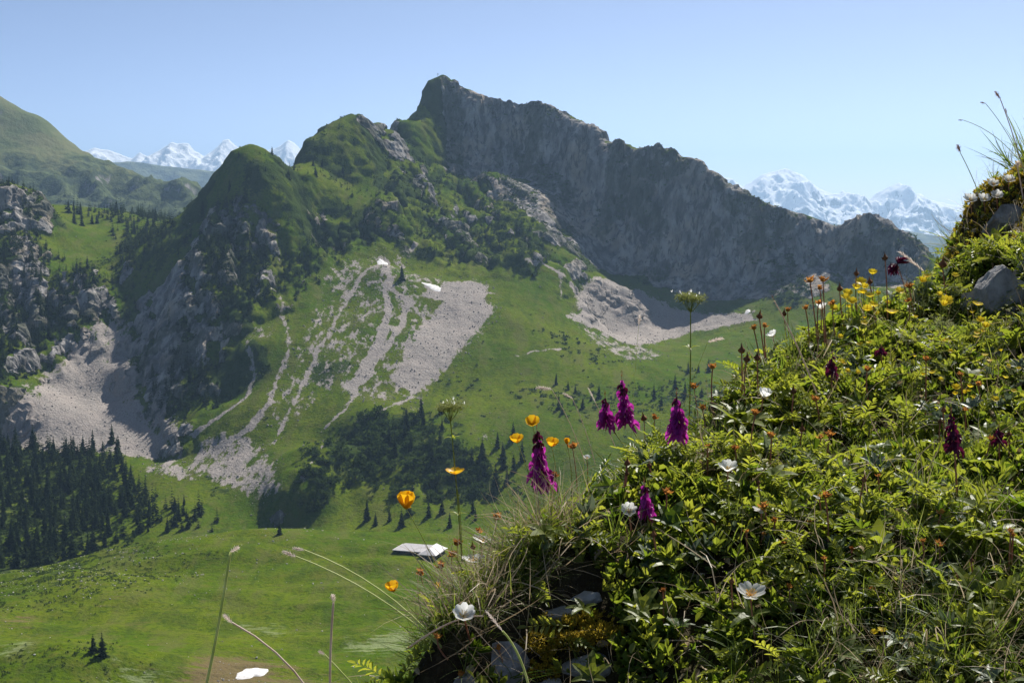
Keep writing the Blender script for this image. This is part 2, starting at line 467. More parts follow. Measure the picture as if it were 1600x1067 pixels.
steep_s = soften(steepness, 2)
rock = smooth(0.84, 1.18, steep_s + 0.30 * fbm(G.X / 34, G.Y / 34, 4.4, 4))
force = np.zeros_like(G.Z)
for pl, w in [
    ([(700,180),(760,135),(860,150),(960,210),(1020,225),(1110,255),(1200,315),(1290,345),(1350,330),(1450,385),(1440,470),(1250,470),(1080,470),(940,425),(860,380),(800,330),(740,300)], 0.9),
    ([(240,470),(300,430),(345,560),(350,630),(290,665),(225,610)], 0.68),
    ([(0,290),(45,320),(90,430),(60,470),(0,480)], 0.85),
    ([(575,765),(640,750),(760,762),(760,800),(640,800),(580,792)], 0.55),
    ([(100,420),(180,432),(160,475),(70,490)], 0.6),
]: add_poly(pl, w, force)
rock = np.clip(np.maximum(rock, smooth(0.35, 0.75, force * (0.75 + 0.5 * fbm(G.X / 40, G.Y / 40, 12.0, 4)) + 0.28 * np.clip(steep_s - 0.7, -0.6, 0.8))), 0, 1)
rock *= 1 - 0.9 * smooth(0.15, 0.55, grassy)
rock *= 1 - 0.72 * smooth(0.2, 0.6, crag) * smooth(-300, -230, G.X) * smooth(1010, 1080, G.Y) * smooth(-0.35, 0.15, fbm(G.X / 45, G.Y / 45, 61.0, 4))
bush = smooth(0.05, 0.45, fbm(G.X / 60, G.Y / 60, 31.0, 4) + 0.5 * smooth(0.5, 0.9, steep_s) - 0.18)
dark = np.zeros_like(G.Z)
for pl, w in [
    ([(480,700),(540,655),(640,640),(700,660),(760,720),(820,760),(800,800),(640,770),(560,740),(490,750)], 1.0),
    ([(430,300),(560,330),(680,330),(760,350),(850,380),(820,430),(700,400),(600,380),(500,400),(430,390)], 0.75),
    ([(690,270),(760,260),(860,320),(880,400),(800,380),(720,320)], 0.8),
    ([(800,500),(900,520),(1000,550),(960,580),(860,560)], 0.55),
    ([(680,590),(760,590),(770,620),(700,630)], 0.7),
    ([(1180,380),(1260,380),(1290,470),(1200,480)], 1.0),
    ([(780,610),(900,600),(1100,590),(1150,650),(900,660)], 0.7),
    ([(100,420),(250,350),(330,420),(300,500),(200,480)], 0.6),
    ([(-20,300),(60,380),(110,425),(220,440),(340,430),(360,640),(225,620),(185,480),(60,500),(-20,640)], 0.75),
    ([(300,320),(400,330),(480,340),(470,400),(420,480),(340,470)], 0.75),
    ([(-60,705),(60,697),(150,705),(190,725),(205,780),(215,830),(120,880),(-60,915)], 0.9),
    ([(0,880),(60,870),(230,890),(300,880),(150,930),(0,945)], 0.7),
    ([(30,1030),(110,1015),(170,1040),(180,1067),(0,1067)], 0.75),
]: add_poly(pl, w, dark, 460, width=22)
bush = np.maximum(bush, 0.62 * crag * smooth(-0.3, 0.2, fbm(G.X / 28, G.Y / 28, 71.0, 4)))
bush = np.clip(np.maximum(bush * smooth(900, 1000, G.Y), dark * smooth(-0.25, 0.3, fbm(G.X / 22, G.Y / 22, 33.0, 4) + dark - 0.7)), 0, 1) * (1 - smooth(0.5, 0.65, scree))
dry = np.zeros_like(G.Z); pale = np.zeros_like(G.Z)
for pl, w in [([(255,1040),(300,1022),(370,1020),(430,1030),(470,1050),(560,1060),(500,1080),(280,1080)], 1.0),
              ([(100,960),(160,935),(230,915),(250,930),(170,955),(110,965)], 0.7),([(-20,965),(60,955),(90,970),(40,985),(-20,985)], 0.8),
              ([(420,835),(480,832),(500,842),(440,845)], 0.7),([(100,975),(220,960),(300,965),(180,985)], 0.65),([(380,970),(430,960),(420,975)],0.65)]:
    add_poly(pl, w, dry, 460, 860, 16)
for pl, w in [([(530,1005),(560,995),(620,985),(660,990),(650,1025),(560,1022)], 0.9),([(365,975),(430,975),(460,992),(400,990)], 0.85),
              ([(-20,1005),(50,1002),(70,1015),(0,1030)], 0.9),([(180,1030),(230,1035),(290,1067),(200,1075)], 0.85),([(160,1060),(230,1062),(220,1080),(150,1080)],0.8)]:
    add_poly(pl, w, pale, 460, 860, 12)

wall = np.zeros_like(G.Z)
add_poly([(690,150),(690,128),(760,135),(860,150),(960,210),(1020,225),(1110,255),(1200,315),(1290,345),(1350,330),(1450,385),(1440,460),(1250,450),(1080,455),(940,415),(870,380),(800,320),(740,260)], 1.0, wall, width=14)
def cliff_push(X, Y, Z):
    """Steep ground gets real flutes, ledges and overhung blocks: points move along their normals."""
    gy, gx = np.gradient(Z, MS)
    n = np.stack([-gx, -gy, np.ones_like(Z)], -1); n /= np.linalg.norm(n, axis=-1)[..., None]
    m = smooth(0.8, 1.3, np.hypot(gx, gy)) * smooth(860, 960, Y)
    a = 5.5 * fbm(X / 26, Y / 26, Z / 70, 4, ridged=True, gain=0.6) + 2.6 * fbm(X / 11, Y / 11, Z / 14, 3, ridged=True, gain=0.6) - 1.5
    a = a + 1.8 * np.abs(noise3(X / 40, Y / 40, Z / 9)) + 1.7 * fbm(X / 6.5, Y / 6.5, Z / 11, 2, ridged=True)
    f1 = np.abs(fbm((X - 0.5 * Y) / 46, (X + Y) / 400, Z / 300 + 3.0, 3, gain=0.6)); f2 = np.abs(fbm((X - 0.5 * Y) / 17, (X + Y) / 200, Z / 90 + 8.0, 3, gain=0.6))
    m = np.maximum(m, 0.8 * wall * smooth(0.4, 0.8, np.hypot(gx, gy)))
    a = a + wall * (20.0 * np.clip(f1, 0, 0.5) + 9.0 * np.clip(f2, 0, 0.5) - 8.0)      # pillars and chimneys of the wall
    d = (m * a)[..., None] * n
    return X + d[..., 0], Y + d[..., 1], Z + 0.25 * d[..., 2]

PX, PY, PZ = cliff_push(G.X, G.Y, G.Z)

# --- land material: grass, bushes, rock, scree
def land_material():
    t = NT('alpine_land')
    pos = t.pos()
    n_big = t.noise(0.012, 4, 0.55, pos); n_mid = t.noise(0.07, 5, 0.6, pos); n_fine = t.noise(0.42, 4, 0.65, pos); n_vf = t.noise(1.6, 3, 0.6, pos)
    g = t.mix(t.ramp(n_big, 0.35, 0.65), (0.058, 0.105, 0.004), (0.105, 0.140, 0.008))
    g = t.mix(t.ramp(n_mid, 0.45, 0.75, 0, 0.8), g, (0.102, 0.112, 0.020))
    g = t.mix(t.ramp(n_fine, 0.46, 0.66, 0, 0.8), g, (0.040, 0.072, 0.008))
    g = t.mix(t.ramp(t.noise(0.17, 4, 0.7, pos), 0.52, 0.68, 0, 0.6), g, (0.115, 0.122, 0.022))
    n_run = t.noise(1.0, 4, 0.6, t.vscale(pos, (0.09, 0.022, 0.03)))   # strips running down the slope
    g = t.mix(t.ramp(n_run, 0.50, 0.66, 0, 0.55), g, (0.105, 0.110, 0.034))
    g = t.mix(t.ramp(n_run, 0.46, 0.34, 0, 0.45), g, (0.040, 0.068, 0.012))
    tv = t.vscale(pos, (0.05, 0.5, 0.5))                       # cattle terraces: thin level steps
    terr = t.noise(1.0, 3, 0.5, tv)
    g = t.mix(t.ramp(terr, 0.55, 0.75, 0, 0.35), g, (0.10, 0.10, 0.04))
    b_n = t.math('ADD', t.attr('bush'), t.math('MULTIPLY', t.math('SUBTRACT', n_fine, 0.5), 1.3))
    g = t.mix(t.ramp(b_n, 0.55, 0.75, 0, 0.75), g, t.mix(t.ramp(n_vf, 0.4, 0.65), (0.018, 0.034, 0.012), (0.045, 0.066, 0.020)))
    d_n = t.math('ADD', t.attr('dry'), t.math('MULTIPLY', t.math('SUBTRACT', t.noise(1.0, 5, 0.7, t.vscale(pos, (0.08, 0.45, 0.45))), 0.5), 2.0))
    g = t.mix(t.ramp(d_n, 0.5, 0.9, 0, 0.8), g, (0.150, 0.105, 0.060))
    p_n = t.math('ADD', t.attr('pale'), t.math('MULTIPLY', t.math('SUBTRACT', t.noise(1.0, 5, 0.7, t.vscale(pos, (0.12, 0.4, 0.4))), 0.5), 2.2))
    g = t.mix(t.ramp(p_n, 0.5, 0.85, 0, 0.7), g, (0.23, 0.27, 0.13))
    # rock
    rv = t.vscale(pos, (1.0, 1.0, 0.28))
    r1 = t.noise(0.09, 6, 0.62, rv); r2 = t.noise(0.02, 3, 0.5, pos); r3 = t.noise(0.55, 4, 0.6, pos)
    rc = t.mix(t.ramp(r1, 0.35, 0.68), (0.15, 0.143, 0.138), (0.45, 0.425, 0.40))
    rc = t.mix(t.ramp(r2, 0.50, 0.66, 0, 0.65), rc, (0.48, 0.40, 0.31))
    r4_ = t.noise(1.0, 5, 0.62, t.vscale(pos, (0.16, 0.16, 0.022)))     # vertical stains and cracks
    rc = t.mix(t.ramp(r4_, 0.50, 0.40, 0, 0.75), rc, (0.085, 0.085, 0.078))
    rc = t.mix(t.ramp(r3, 0.52, 0.72, 0, 0.4), rc, (0.12, 0.12, 0.10))
    r_n = t.math('ADD', t.attr('rock'), t.math('MULTIPLY', t.math('SUBTRACT', t.noise(0.13, 5, 0.65, pos), 0.5), 1.1))
    rmask = t.ramp(r_n, 0.46, 0.60)
    bv_n = t.math('ADD', t.attr('bush'), t.math('MULTIPLY', t.math('SUBTRACT', t.noise(0.05, 6, 0.6, pos), 0.5), 2.4))
    veg = t.ramp(bv_n, 0.66, 0.95, 0, 0.62)
    rc = t.mix(veg, rc, (0.055, 0.066, 0.032))
    c = t.mix(rmask, g, rc)
    # scree
    s_n = t.math('ADD', t.attr('scree'), t.math('MULTIPLY', t.math('SUBTRACT', t.noise(1.0, 6, 0.7, t.vscale(pos, (0.16, 0.07, 0.1))), 0.5), 1.15))
    smask = t.ramp(s_n, 0.50, 0.60)
    vo = t.n('ShaderNodeTexVoronoi'); vo.inputs['Scale'].default_value = 0.55; t.l(pos, vo.inputs['Vector'])
    sc = t.mix(t.ramp(t.noise(0.9, 4, 0.7, pos), 0.38, 0.62), (0.235, 0.21, 0.19), (0.37, 0.335, 0.305))
    sc = t.mix(t.ramp(t.noise(0.05, 4, 0.6, pos), 0.4, 0.65, 0, 0.5), sc, (0.35, 0.305, 0.275))
    c = t.mix(smask, c, sc)
    h = t.math('ADD', t.math('MULTIPLY', n_fine, 1.0), t.math('MULTIPLY', n_mid, 1.6))
    rh = t.math('ADD', t.math('MULTIPLY', r1, 6.0), t.math('MULTIPLY', r3, 1.6))
    hh = t.math('ADD', t.math('MULTIPLY', t.math('SUBTRACT', 1.0, rmask), h), t.math('MULTIPLY', rmask, rh))
    hh = t.math('ADD', hh, t.math('MULTIPLY', smask, t.math('MULTIPLY', vo.outputs['Distance'], 0.22)))
    nb = t.bump(hh, 1.0, 0.95)
    return t.done(t.principled(c, 1.0, nb, 0.0))
M_LAND = land_material()

attrs_all = dict(rock=rock, scree=scree, bush=bush, dry=dry, pale=pale)
def land_piece(name, j0, j1, i0, i1):
    sl = (slice(j0, j1), slice(i0, i1))
    v = np.stack([PX[sl], PY[sl], PZ[sl]], -1).reshape(-1, 3)
    me = mesh_from(name, v, grid_faces(i1 - i0, j1 - j0), M_LAND, {k: a[sl] for k, a in attrs_all.items()}, True)
    rk = np.maximum(rock, 0.8 * wall)[sl][:-1, :-1].ravel()
    me.polygons.foreach_set('use_smooth', rk < 0.5)                  # broken rock keeps its hard facets
    return tag(link(name, me), kind='structure')
JM = int((862 - G.y0) / MS)
i_a, i_b = int((-330 - G.x0) / MS), int((330 - G.x0) / MS)
tag(land_piece('meadow', 0, JM + 1, i_a, i_b), 'rolling green alpine meadow below the mountain with pale flower patches')
JE = int((1830 - G.y0) / MS)
tag(land_piece('mountain', JM, JE, 0, G.nx), 'green and grey rocky mountain with scree slopes and a long shaded wall')

# ------------------------------------------------------------------ background heights
def range_mesh(name, x0, x1, y0, y1, step, fn, mat, label):
    g = Grid(x0, x1, y0, y1, step, fn)
    me = mesh_from(name, np.stack([g.X, g.Y, g.Z], -1).reshape(-1, 3), grid_faces(g.nx, g.ny), mat, None, True)
    o = tag(link(name, me), label, kind='structure')
    return g, o

back_pts = [at(*c) for c in [(-250,60,3300),(-100,95,3350),(0,150,3400),(35,172,3400),(60,181,3400),(95,212,3380),(130,240,3360),(165,262,3330),(200,280,3300),(240,300,3280),
    (0,200,3300),(60,230,3280),(0,250,3200),(100,265,3230),(0,290,3100),(100,300,3120),(180,300,3180),(200,325,3100),(280,340,3050),(100,340,3000),(-100,340,2950),(0,345,2960),(300,345,3000),(290,305,3150),(-250,200,3200),(-250,340,2900)]]
back_pts += [(p[0] + 60, p[1] + 260, p[2] - 190) for p in [at(*c) for c in [(-250,60,3300),(-100,95,3350),(0,150,3400),(60,181,3400),(130,240,3360),(200,280,3300)]]]
for x in (-1700, -1100, -500): back_pts.append((x, 2700, -230)); 
backs = Surface(back_pts, 40.0)
def back_h(x, y):
    z = backs(x, y); e = 15.0
    st = np.hypot((backs(x + e, y) - backs(x - e, y)) / 30, (backs(x, y + e) - backs(x, y - e)) / 30)
    low = smooth(150, 0, z)
    return z + low * 55 * (fbm(x / 90, y / 130, 3.0, 4, ridged=True) - 0.2) + 5 * fbm(x / 60, y / 60, 1.0, 4)

def back_material():
    t = NT('back_slope'); pos = t.pos()
    sep = t.n('ShaderNodeSeparateXYZ'); t.l(pos, sep.inputs[0])
    geo = t.n('ShaderNodeNewGeometry'); sn = t.n('ShaderNodeSeparateXYZ'); t.l(geo.outputs['Normal'], sn.inputs[0])
    n1 = t.noise(0.012, 5, 0.6, pos); n2 = t.noise(0.06, 4, 0.65, pos)
    g = t.mix(t.ramp(n1, 0.4, 0.65), (0.085, 0.110, 0.030), (0.125, 0.130, 0.048))
    f = t.math('ADD', t.math('MULTIPLY', t.math('SUBTRACT', n1, 0.5), 160.0), sep.outputs['Z'])
    g = t.mix(t.ramp(t.math('ADD', f, t.math('MULTIPLY', t.math('SUBTRACT', n2, 0.5), 120.0)), 120, 50, 0, 0.85), g, t.mix(t.ramp(n2, 0.4, 0.6), (0.018, 0.034, 0.016), (0.06, 0.085, 0.028)))
    rk = t.math('ADD', sn.outputs['Z'], t.math('MULTIPLY', t.math('SUBTRACT', n2, 0.5), 0.5))
    c = t.mix(t.ramp(rk, 0.66, 0.56), g, t.mix(t.ramp(n2, 0.35, 0.65), (0.13, 0.125, 0.12), (0.32, 0.30, 0.28)))
    return t.done(t.principled(c, 0.95, t.bump(t.math('MULTIPLY', n2, 8.0), 1.0, 0.7), 0.1))
M_BACK = back_material()
GB, _ = range_mesh('hill', -1750, -420, 2680, 3640, 9.0, back_h, M_BACK, 'grassy hill with wooded crags at its foot behind the saddle')

ridge_pts = [at(*c) for c in [(60,235,5300),(130,252,5200),(160,256,5200),(200,266,5150),(250,284,5100),(300,297,5050),(340,312,5000),(420,345,4950),
    (60,300,4900),(130,300,4850),(200,310,4800),(260,320,4750),(300,325,4700),(340,340,4650)]] + [(p[0], p[1] + 350, p[2] - 200) for p in [at(*c) for c in [(60,235,5300),(160,256,5200),(250,284,5100),(340,312,5000)]]]
ridge_s = Surface(ridge_pts, 60.0)
range_mesh('hill', -2000, -780, 4450, 5700, 18.0, lambda x, y: ridge_s(x, y) + 7 * fbm(x / 110, y / 110, 2.0, 4), M_BACK, 'distant green ridge sloping down in front of the snow peaks')

# far forested foothills and the snow mountains
def crest_range(name, label, line, dist, depth, low, step, mat, amp, rough, seed, x_pad):
    P = np.array([at(px, py, dist) for px, py in line])
    x0, x1 = P[:, 0].min() - x_pad, P[:, 0].max() + x_pad
    def fn(x, y):
        cz = np.interp(x + 0.03 * dist * 0.1 * fbm(x / (rough * 3), y / (rough * 3), seed + 2, 3), P[:, 0], P[:, 2])
        back = np.where(y > dist, 1.6, 1.0)
        k = np.abs(y - dist) / depth * back
        hgt = (cz - low) * np.clip(1 - k, 0, 1) ** 1.15 + low
        mid = smooth(0.0, 0.16, k) * (1 - smooth(0.75, 1.0, k))
        rg = fbm(x / rough, y / (rough * 1.4), seed, 6, ridged=True, gain=0.55)
        return hgt + mid * amp * (rg - 0.35) + amp * 0.06 * fbm(x / (rough * 0.35), y / (rough * 0.35), seed + 5, 4, ridged=True)
    return range_mesh(name, x0, x1, dist - depth, dist + depth * 0.62, step, fn, mat, label)

def snow_material():
    t = NT('snow_peak'); pos = t.pos()
    geo = t.n('ShaderNodeNewGeometry'); sn = t.n('ShaderNodeSeparateXYZ'); t.l(geo.outputs['Normal'], sn.inputs[0])
    sep = t.n('ShaderNodeSeparateXYZ'); t.l(pos, sep.inputs[0])
    n1 = t.noise(0.0028, 6, 0.6, pos); n2 = t.noise(0.012, 5, 0.65, pos)
    k = t.math('ADD', t.math('MULTIPLY', sep.outputs['Z'], 0.0011), t.math('MULTIPLY', t.math('SUBTRACT', n1, 0.5), 1.7))
    k = t.math('ADD', k, t.math('MULTIPLY', t.math('SUBTRACT', n2, 0.5), 0.9))
    k = t.math('ADD', k, t.math('MULTIPLY', t.math('SUBTRACT', sn.outputs['Z'], 0.72), 1.6))
    rockc = t.mix(t.ramp(n2, 0.4, 0.6), (0.10, 0.105, 0.115), (0.20, 0.20, 0.205))
    lowc = t.mix(t.ramp(n2, 0.4, 0.62), (0.05, 0.075, 0.045), (0.12, 0.13, 0.09))
    rockc = t.mix(t.ramp(sep.outputs['Z'], -260, -480), rockc, lowc)
    c = t.mix(t.ramp(k, -0.44, -0.34), rockc, (0.92, 0.93, 0.95))
    return t.done(t.principled(c, 0.8, t.bump(t.math('MULTIPLY', n2, 60.0), 1.0, 0.6), 0.1))
M_SNOW = snow_material()
FAR = 17500.0
crest_range('mountain', 'far snow-covered mountains rising between the green hill and the near peak',
    [(60,262),(100,250),(130,238),(150,232),(175,238),(205,249),(217,240),(228,246),(245,238),(258,230),(266,223),(276,226),(285,225),(294,226),(304,238),(318,245),(336,235),(349,221),(357,219),(370,230),(385,242),(410,238),(425,236),(440,230),(452,220),(462,226),(475,240),(500,262),(560,280)],
    FAR, 2600, -895, 17.0, M_SNOW, 330, 620, 3.0, 300)
crest_range('mountain', 'far snow-covered mountains standing beyond the end of the wall',
    [(1080,300),(1120,280),(1140,279),(1160,292),(1178,284),(1190,274),(1205,270),(1216,268),(1227,264),(1240,270),(1256,276),(1268,288),(1282,298),(1300,305),(1322,302),(1335,307),(1352,315),(1372,300),(1388,292),(1404,287),(1413,294),(1425,307),(1436,304),(1446,312),(1462,317),(1480,320),(1530,326),(1600,330),(1700,330)],
    FAR, 2600, -900, 17.0, M_SNOW, 330, 620, 9.0, 300)
def foot_material():
    t = NT('foothill'); pos = t.pos(); n2 = t.noise(0.006, 5, 0.62, pos)
    return t.done(t.principled(t.mix(t.ramp(n2, 0.42, 0.6), (0.030, 0.048, 0.026), (0.10, 0.12, 0.05)), 0.95, t.bump(t.math('MULTIPLY', n2, 90.0), 1.0, 0.6), 0.1))
M_FOOT = foot_material()
crest_range('hill', 'hazy wooded foothills in front of the left snow mountains', [(60,262),(140,256),(200,252),(260,260),(330,268),(400,275),(480,290)], 9500.0, 1700, -700, 22.0, M_FOOT, 120, 420, 4.0, 200)
crest_range('hill', 'hazy wooded foothills in front of the right snow mountains', [(1100,360),(1200,345),(1280,350),(1360,352),(1420,362),(1480,372),(1560,380),(1700,380)], 9500.0, 1700, -900, 22.0, M_FOOT, 120, 420, 6.0, 200)

# valley floor reaching the horizon
def plain_material():
    t = NT('valley_floor'); pos = t.pos(); n2 = t.noise(0.002, 5, 0.6, pos)
    return t.done(t.principled(t.mix(t.ramp(n2, 0.42, 0.6), (0.035, 0.055, 0.028), (0.09, 0.12, 0.045)), 0.95, None, 0.1))
S_ = 25500.0
me = mesh_from('ground', [(-S_, -2000, -905), (S_, -2000, -905), (S_, 25000, -905), (-S_, 25000, -905)], np.array([[0, 1, 2, 3]]), plain_material())
tag(link('ground', me), 'low valley floor far below the mountains', kind='structure')

# ------------------------------------------------------------------ air
def haze_material():
    t = NT('haze_air')
    v = t.n('ShaderNodeVolumePrincipled')
    v.inputs['Color'].default_value = (0.46, 0.70, 1.0, 1)
    v.inputs['Density'].default_value = 5.8e-5
    v.inputs['Anisotropy'].default_value = 0.4
    t.l(v.outputs[0], t.out.inputs['Volume'])
    return t.m
hx, hy0, hy1, hz0, hz1 = 26000.0, -2500.0, 25500.0, -907.0, 800.0
hv = [(x, y, z) for z in (hz0, hz1) for y in (hy0, hy1) for x in (-hx, hx)]
hf = np.array([[0, 2, 3, 1], [4, 5, 7, 6], [0, 1, 5, 4], [2, 6, 7, 3], [0, 4, 6, 2], [1, 3, 7, 5]])
tag(link('haze', mesh_from('haze', hv, hf, haze_material())), 'thin blue summer haze filling the air over the valley', kind='stuff')
# ------------------------------------------------------------------ plants and stones of the middle distance
def leafy(name, c0, c1, trans=0.3, rough=0.6):
    t = NT(name)
    oi = t.n('ShaderNodeObjectInfo')
    n = t.noise(0.6, 2, 0.5, t.pos())
    f = t.math('ADD', t.math('MULTIPLY', oi.outputs['Random'], 0.5), t.math('MULTIPLY', t.ramp(n, 0.3, 0.7), 0.5))
    c = t.mix(f, c0, c1)
    d = t.n('ShaderNodeBsdfDiffuse'); t.l(c, d.inputs['Color'])
    tr = t.n('ShaderNodeBsdfTranslucent'); t.l(c, tr.inputs['Color'])
    mx = t.n('ShaderNodeMixShader'); mx.inputs[0].default_value = trans
    t.l(d.outputs[0], mx.inputs[1]); t.l(tr.outputs[0], mx.inputs[2])
    return t.done(mx.outputs[0])
M_SPRUCE = leafy('spruce_needles', (0.014, 0.026, 0.010), (0.046, 0.066, 0.020), 0.3)
M_BARK = NT('bark'); M_BARK = M_BARK.done(M_BARK.principled((0.07, 0.05, 0.035), 0.95))
M_SHRUB = leafy('shrub_leaves', (0.022, 0.044, 0.012), (0.085, 0.125, 0.030), 0.35)

def tube(P, R, n=6, cap=True):
    """verts, quad faces of a tube along points P with radii R."""
    P = np.asarray(P, float); m = len(P)
    T = np.gradient(P, axis=0); T /= np.linalg.norm(T, axis=1)[:, None] + 1e-12
    up = np.array([0, 0, 1.0]) if abs(T[0][2]) < 0.9 else np.array([1.0, 0, 0])
    A = np.cross(T, up); A /= np.linalg.norm(A, axis=1)[:, None] + 1e-12
    B = np.cross(T, A)
    a = np.arange(n) * 2 * np.pi / n
    R = np.broadcast_to(np.asarray(R, float), (m,))
    V = P[:, None] + R[:, None, None] * (np.cos(a)[None, :, None] * A[:, None] + np.sin(a)[None, :, None] * B[:, None])
    k, i = np.meshgrid(np.arange(m - 1), np.arange(n), indexing='ij')
    a0 = (k * n + i).ravel(); a1 = (k * n + (i + 1) % n).ravel()
    return V.reshape(-1, 3), np.stack([a0, a1, a1 + n, a0 + n], 1)

def spruce_meshes(seed, whorls=17, per=9, rad=0.15, light=False):
    r = np.random.default_rng(seed)
    V = []; F = []
    for w in range(whorls):
        t = 0.07 + 0.92 * (w + r.uniform(-0.3, 0.3)) / whorls
        rr = rad * (1 - t) ** 0.8 * r.uniform(0.85, 1.1) + 0.008
        k = max(4, int(per * (1 - 0.55 * t)))
        a0 = r.uniform(0, 6.28)
        for b in range(k):
            a = a0 + 6.283 * (b + r.uniform(-0.3, 0.3)) / k
            L = rr * r.uniform(0.4, 1.35); dr = L * r.uniform(0.25, 0.75)
            wd = max(0.012, L * r.uniform(0.26, 0.45)); z = t + r.uniform(-0.01, 0.01)
            c, s_ = math.cos(a), math.sin(a)
            q = [(0, 0, z + 0.012), (0.55 * L * c - wd * s_, 0.55 * L * s_ + wd * c, z - 0.75 * dr - 0.01), (L * c, L * s_, z - dr * 0.9), (0.55 * L * c + wd * s_, 0.55 * L * s_ - wd * c, z - 0.75 * dr - 0.01), (0.5 * L * c, 0.5 * L * s_, z - 0.25 * dr), (0.6 * L * c, 0.6 * L * s_, z - 1.35 * dr - 0.02)]
            o = len(V); V += q
            if light: F += [(o, o + 1, o + 2), (o, o + 2, o + 3)]
            else: F += [(o, o + 1, o + 4), (o + 1, o + 2, o + 4), (o, o + 4, o + 3), (o + 4, o + 2, o + 3), (o + 1, o + 5, o + 3)]
    o = len(V); V += [(0.008, 0, 0.9), (-0.006, 0.007, 0.9), (-0.006, -0.007, 0.9), (0, 0, 1.0)]
    F += [(o, o + 1, o + 3), (o + 1, o + 2, o + 3), (o + 2, o, o + 3)]
    return np.array(V), np.array(F)

def bush_mesh(seed, n, flat=0.75, size=0.16):
    """A lumpy crown of many small leaf clusters filling a volume about one unit wide."""
    r = np.random.default_rng(seed)
    lobes = r.normal(size=(7, 3)) * [0.26, 0.26, 0.16] + [0, 0, 0.36]
    c = lobes[r.integers(0, 7, n)] + r.normal(size=(n, 3)) * [0.13, 0.13, 0.11]
    c[:, 2] = np.abs(c[:, 2]) * flat
    u = r.normal(size=(n, 3)); u /= np.linalg.norm(u, axis=1)[:, None]
    v = np.cross(u, r.normal(size=(n, 3))); v /= np.linalg.norm(v, axis=1)[:, None]
    s = size * r.uniform(0.5, 1.2, (n, 1))
    V = np.stack([c - u * s * 0.5, c + v * s * 0.45, c + u * s * 0.6, c - v * s * 0.45], 1).reshape(-1, 3)
    return V, np.arange(4 * n).reshape(-1, 4)

tv_, tf_ = tube([(0, 0, -0.04), (0, 0, 0.5), (0, 0, 0.98)], [0.016, 0.010, 0.002], 5)
ME_TRUNK = mesh_from('trunk', tv_, tf_, M_BARK, None, True)
SPRUCE = []
for k in range(6):
    v, f = spruce_meshes(100 + k, 16 + k % 3 * 2, 9, [0.21, 0.24, 0.18, 0.25, 0.22, 0.20][k])
    SPRUCE.append(mesh_from('crown', v, f, M_SPRUCE))
def ground_z(x, y): return float(G.h(x, y))
def make_spruce(x, y, h, label, group, wide=1.0):
    root = link('spruce_tree', None, None, (x, y, ground_z(x, y) - 0.3), (0, 0, random.uniform(0, 6.28)), (h * wide, h * wide, h))
    link('trunk', ME_TRUNK, root); link('crown', random.choice(SPRUCE), root)
    tag(root, label, 'tree', group)
    return root
def spread(poly_px, n, gap, dmin=860, dmax=1830, tries=60):
    """Random points, at least gap apart, inside a patch of ground outlined on the photograph."""
    P = [h[:2] for h in hits(poly_px, dmin, dmax)]
    A = np.array(P); lo, hi = A.min(0), A.max(0); out = []
    for _ in range(n * tries):
        p = rng.uniform(lo, hi)
        if poly_sd(np.array([p[0]]), np.array([p[1]]), P)[0] < 0: continue
        if all((p[0] - q[0]) ** 2 + (p[1] - q[1]) ** 2 > gap * gap for q in out): out.append(p)
        if len(out) >= n: break
    return out

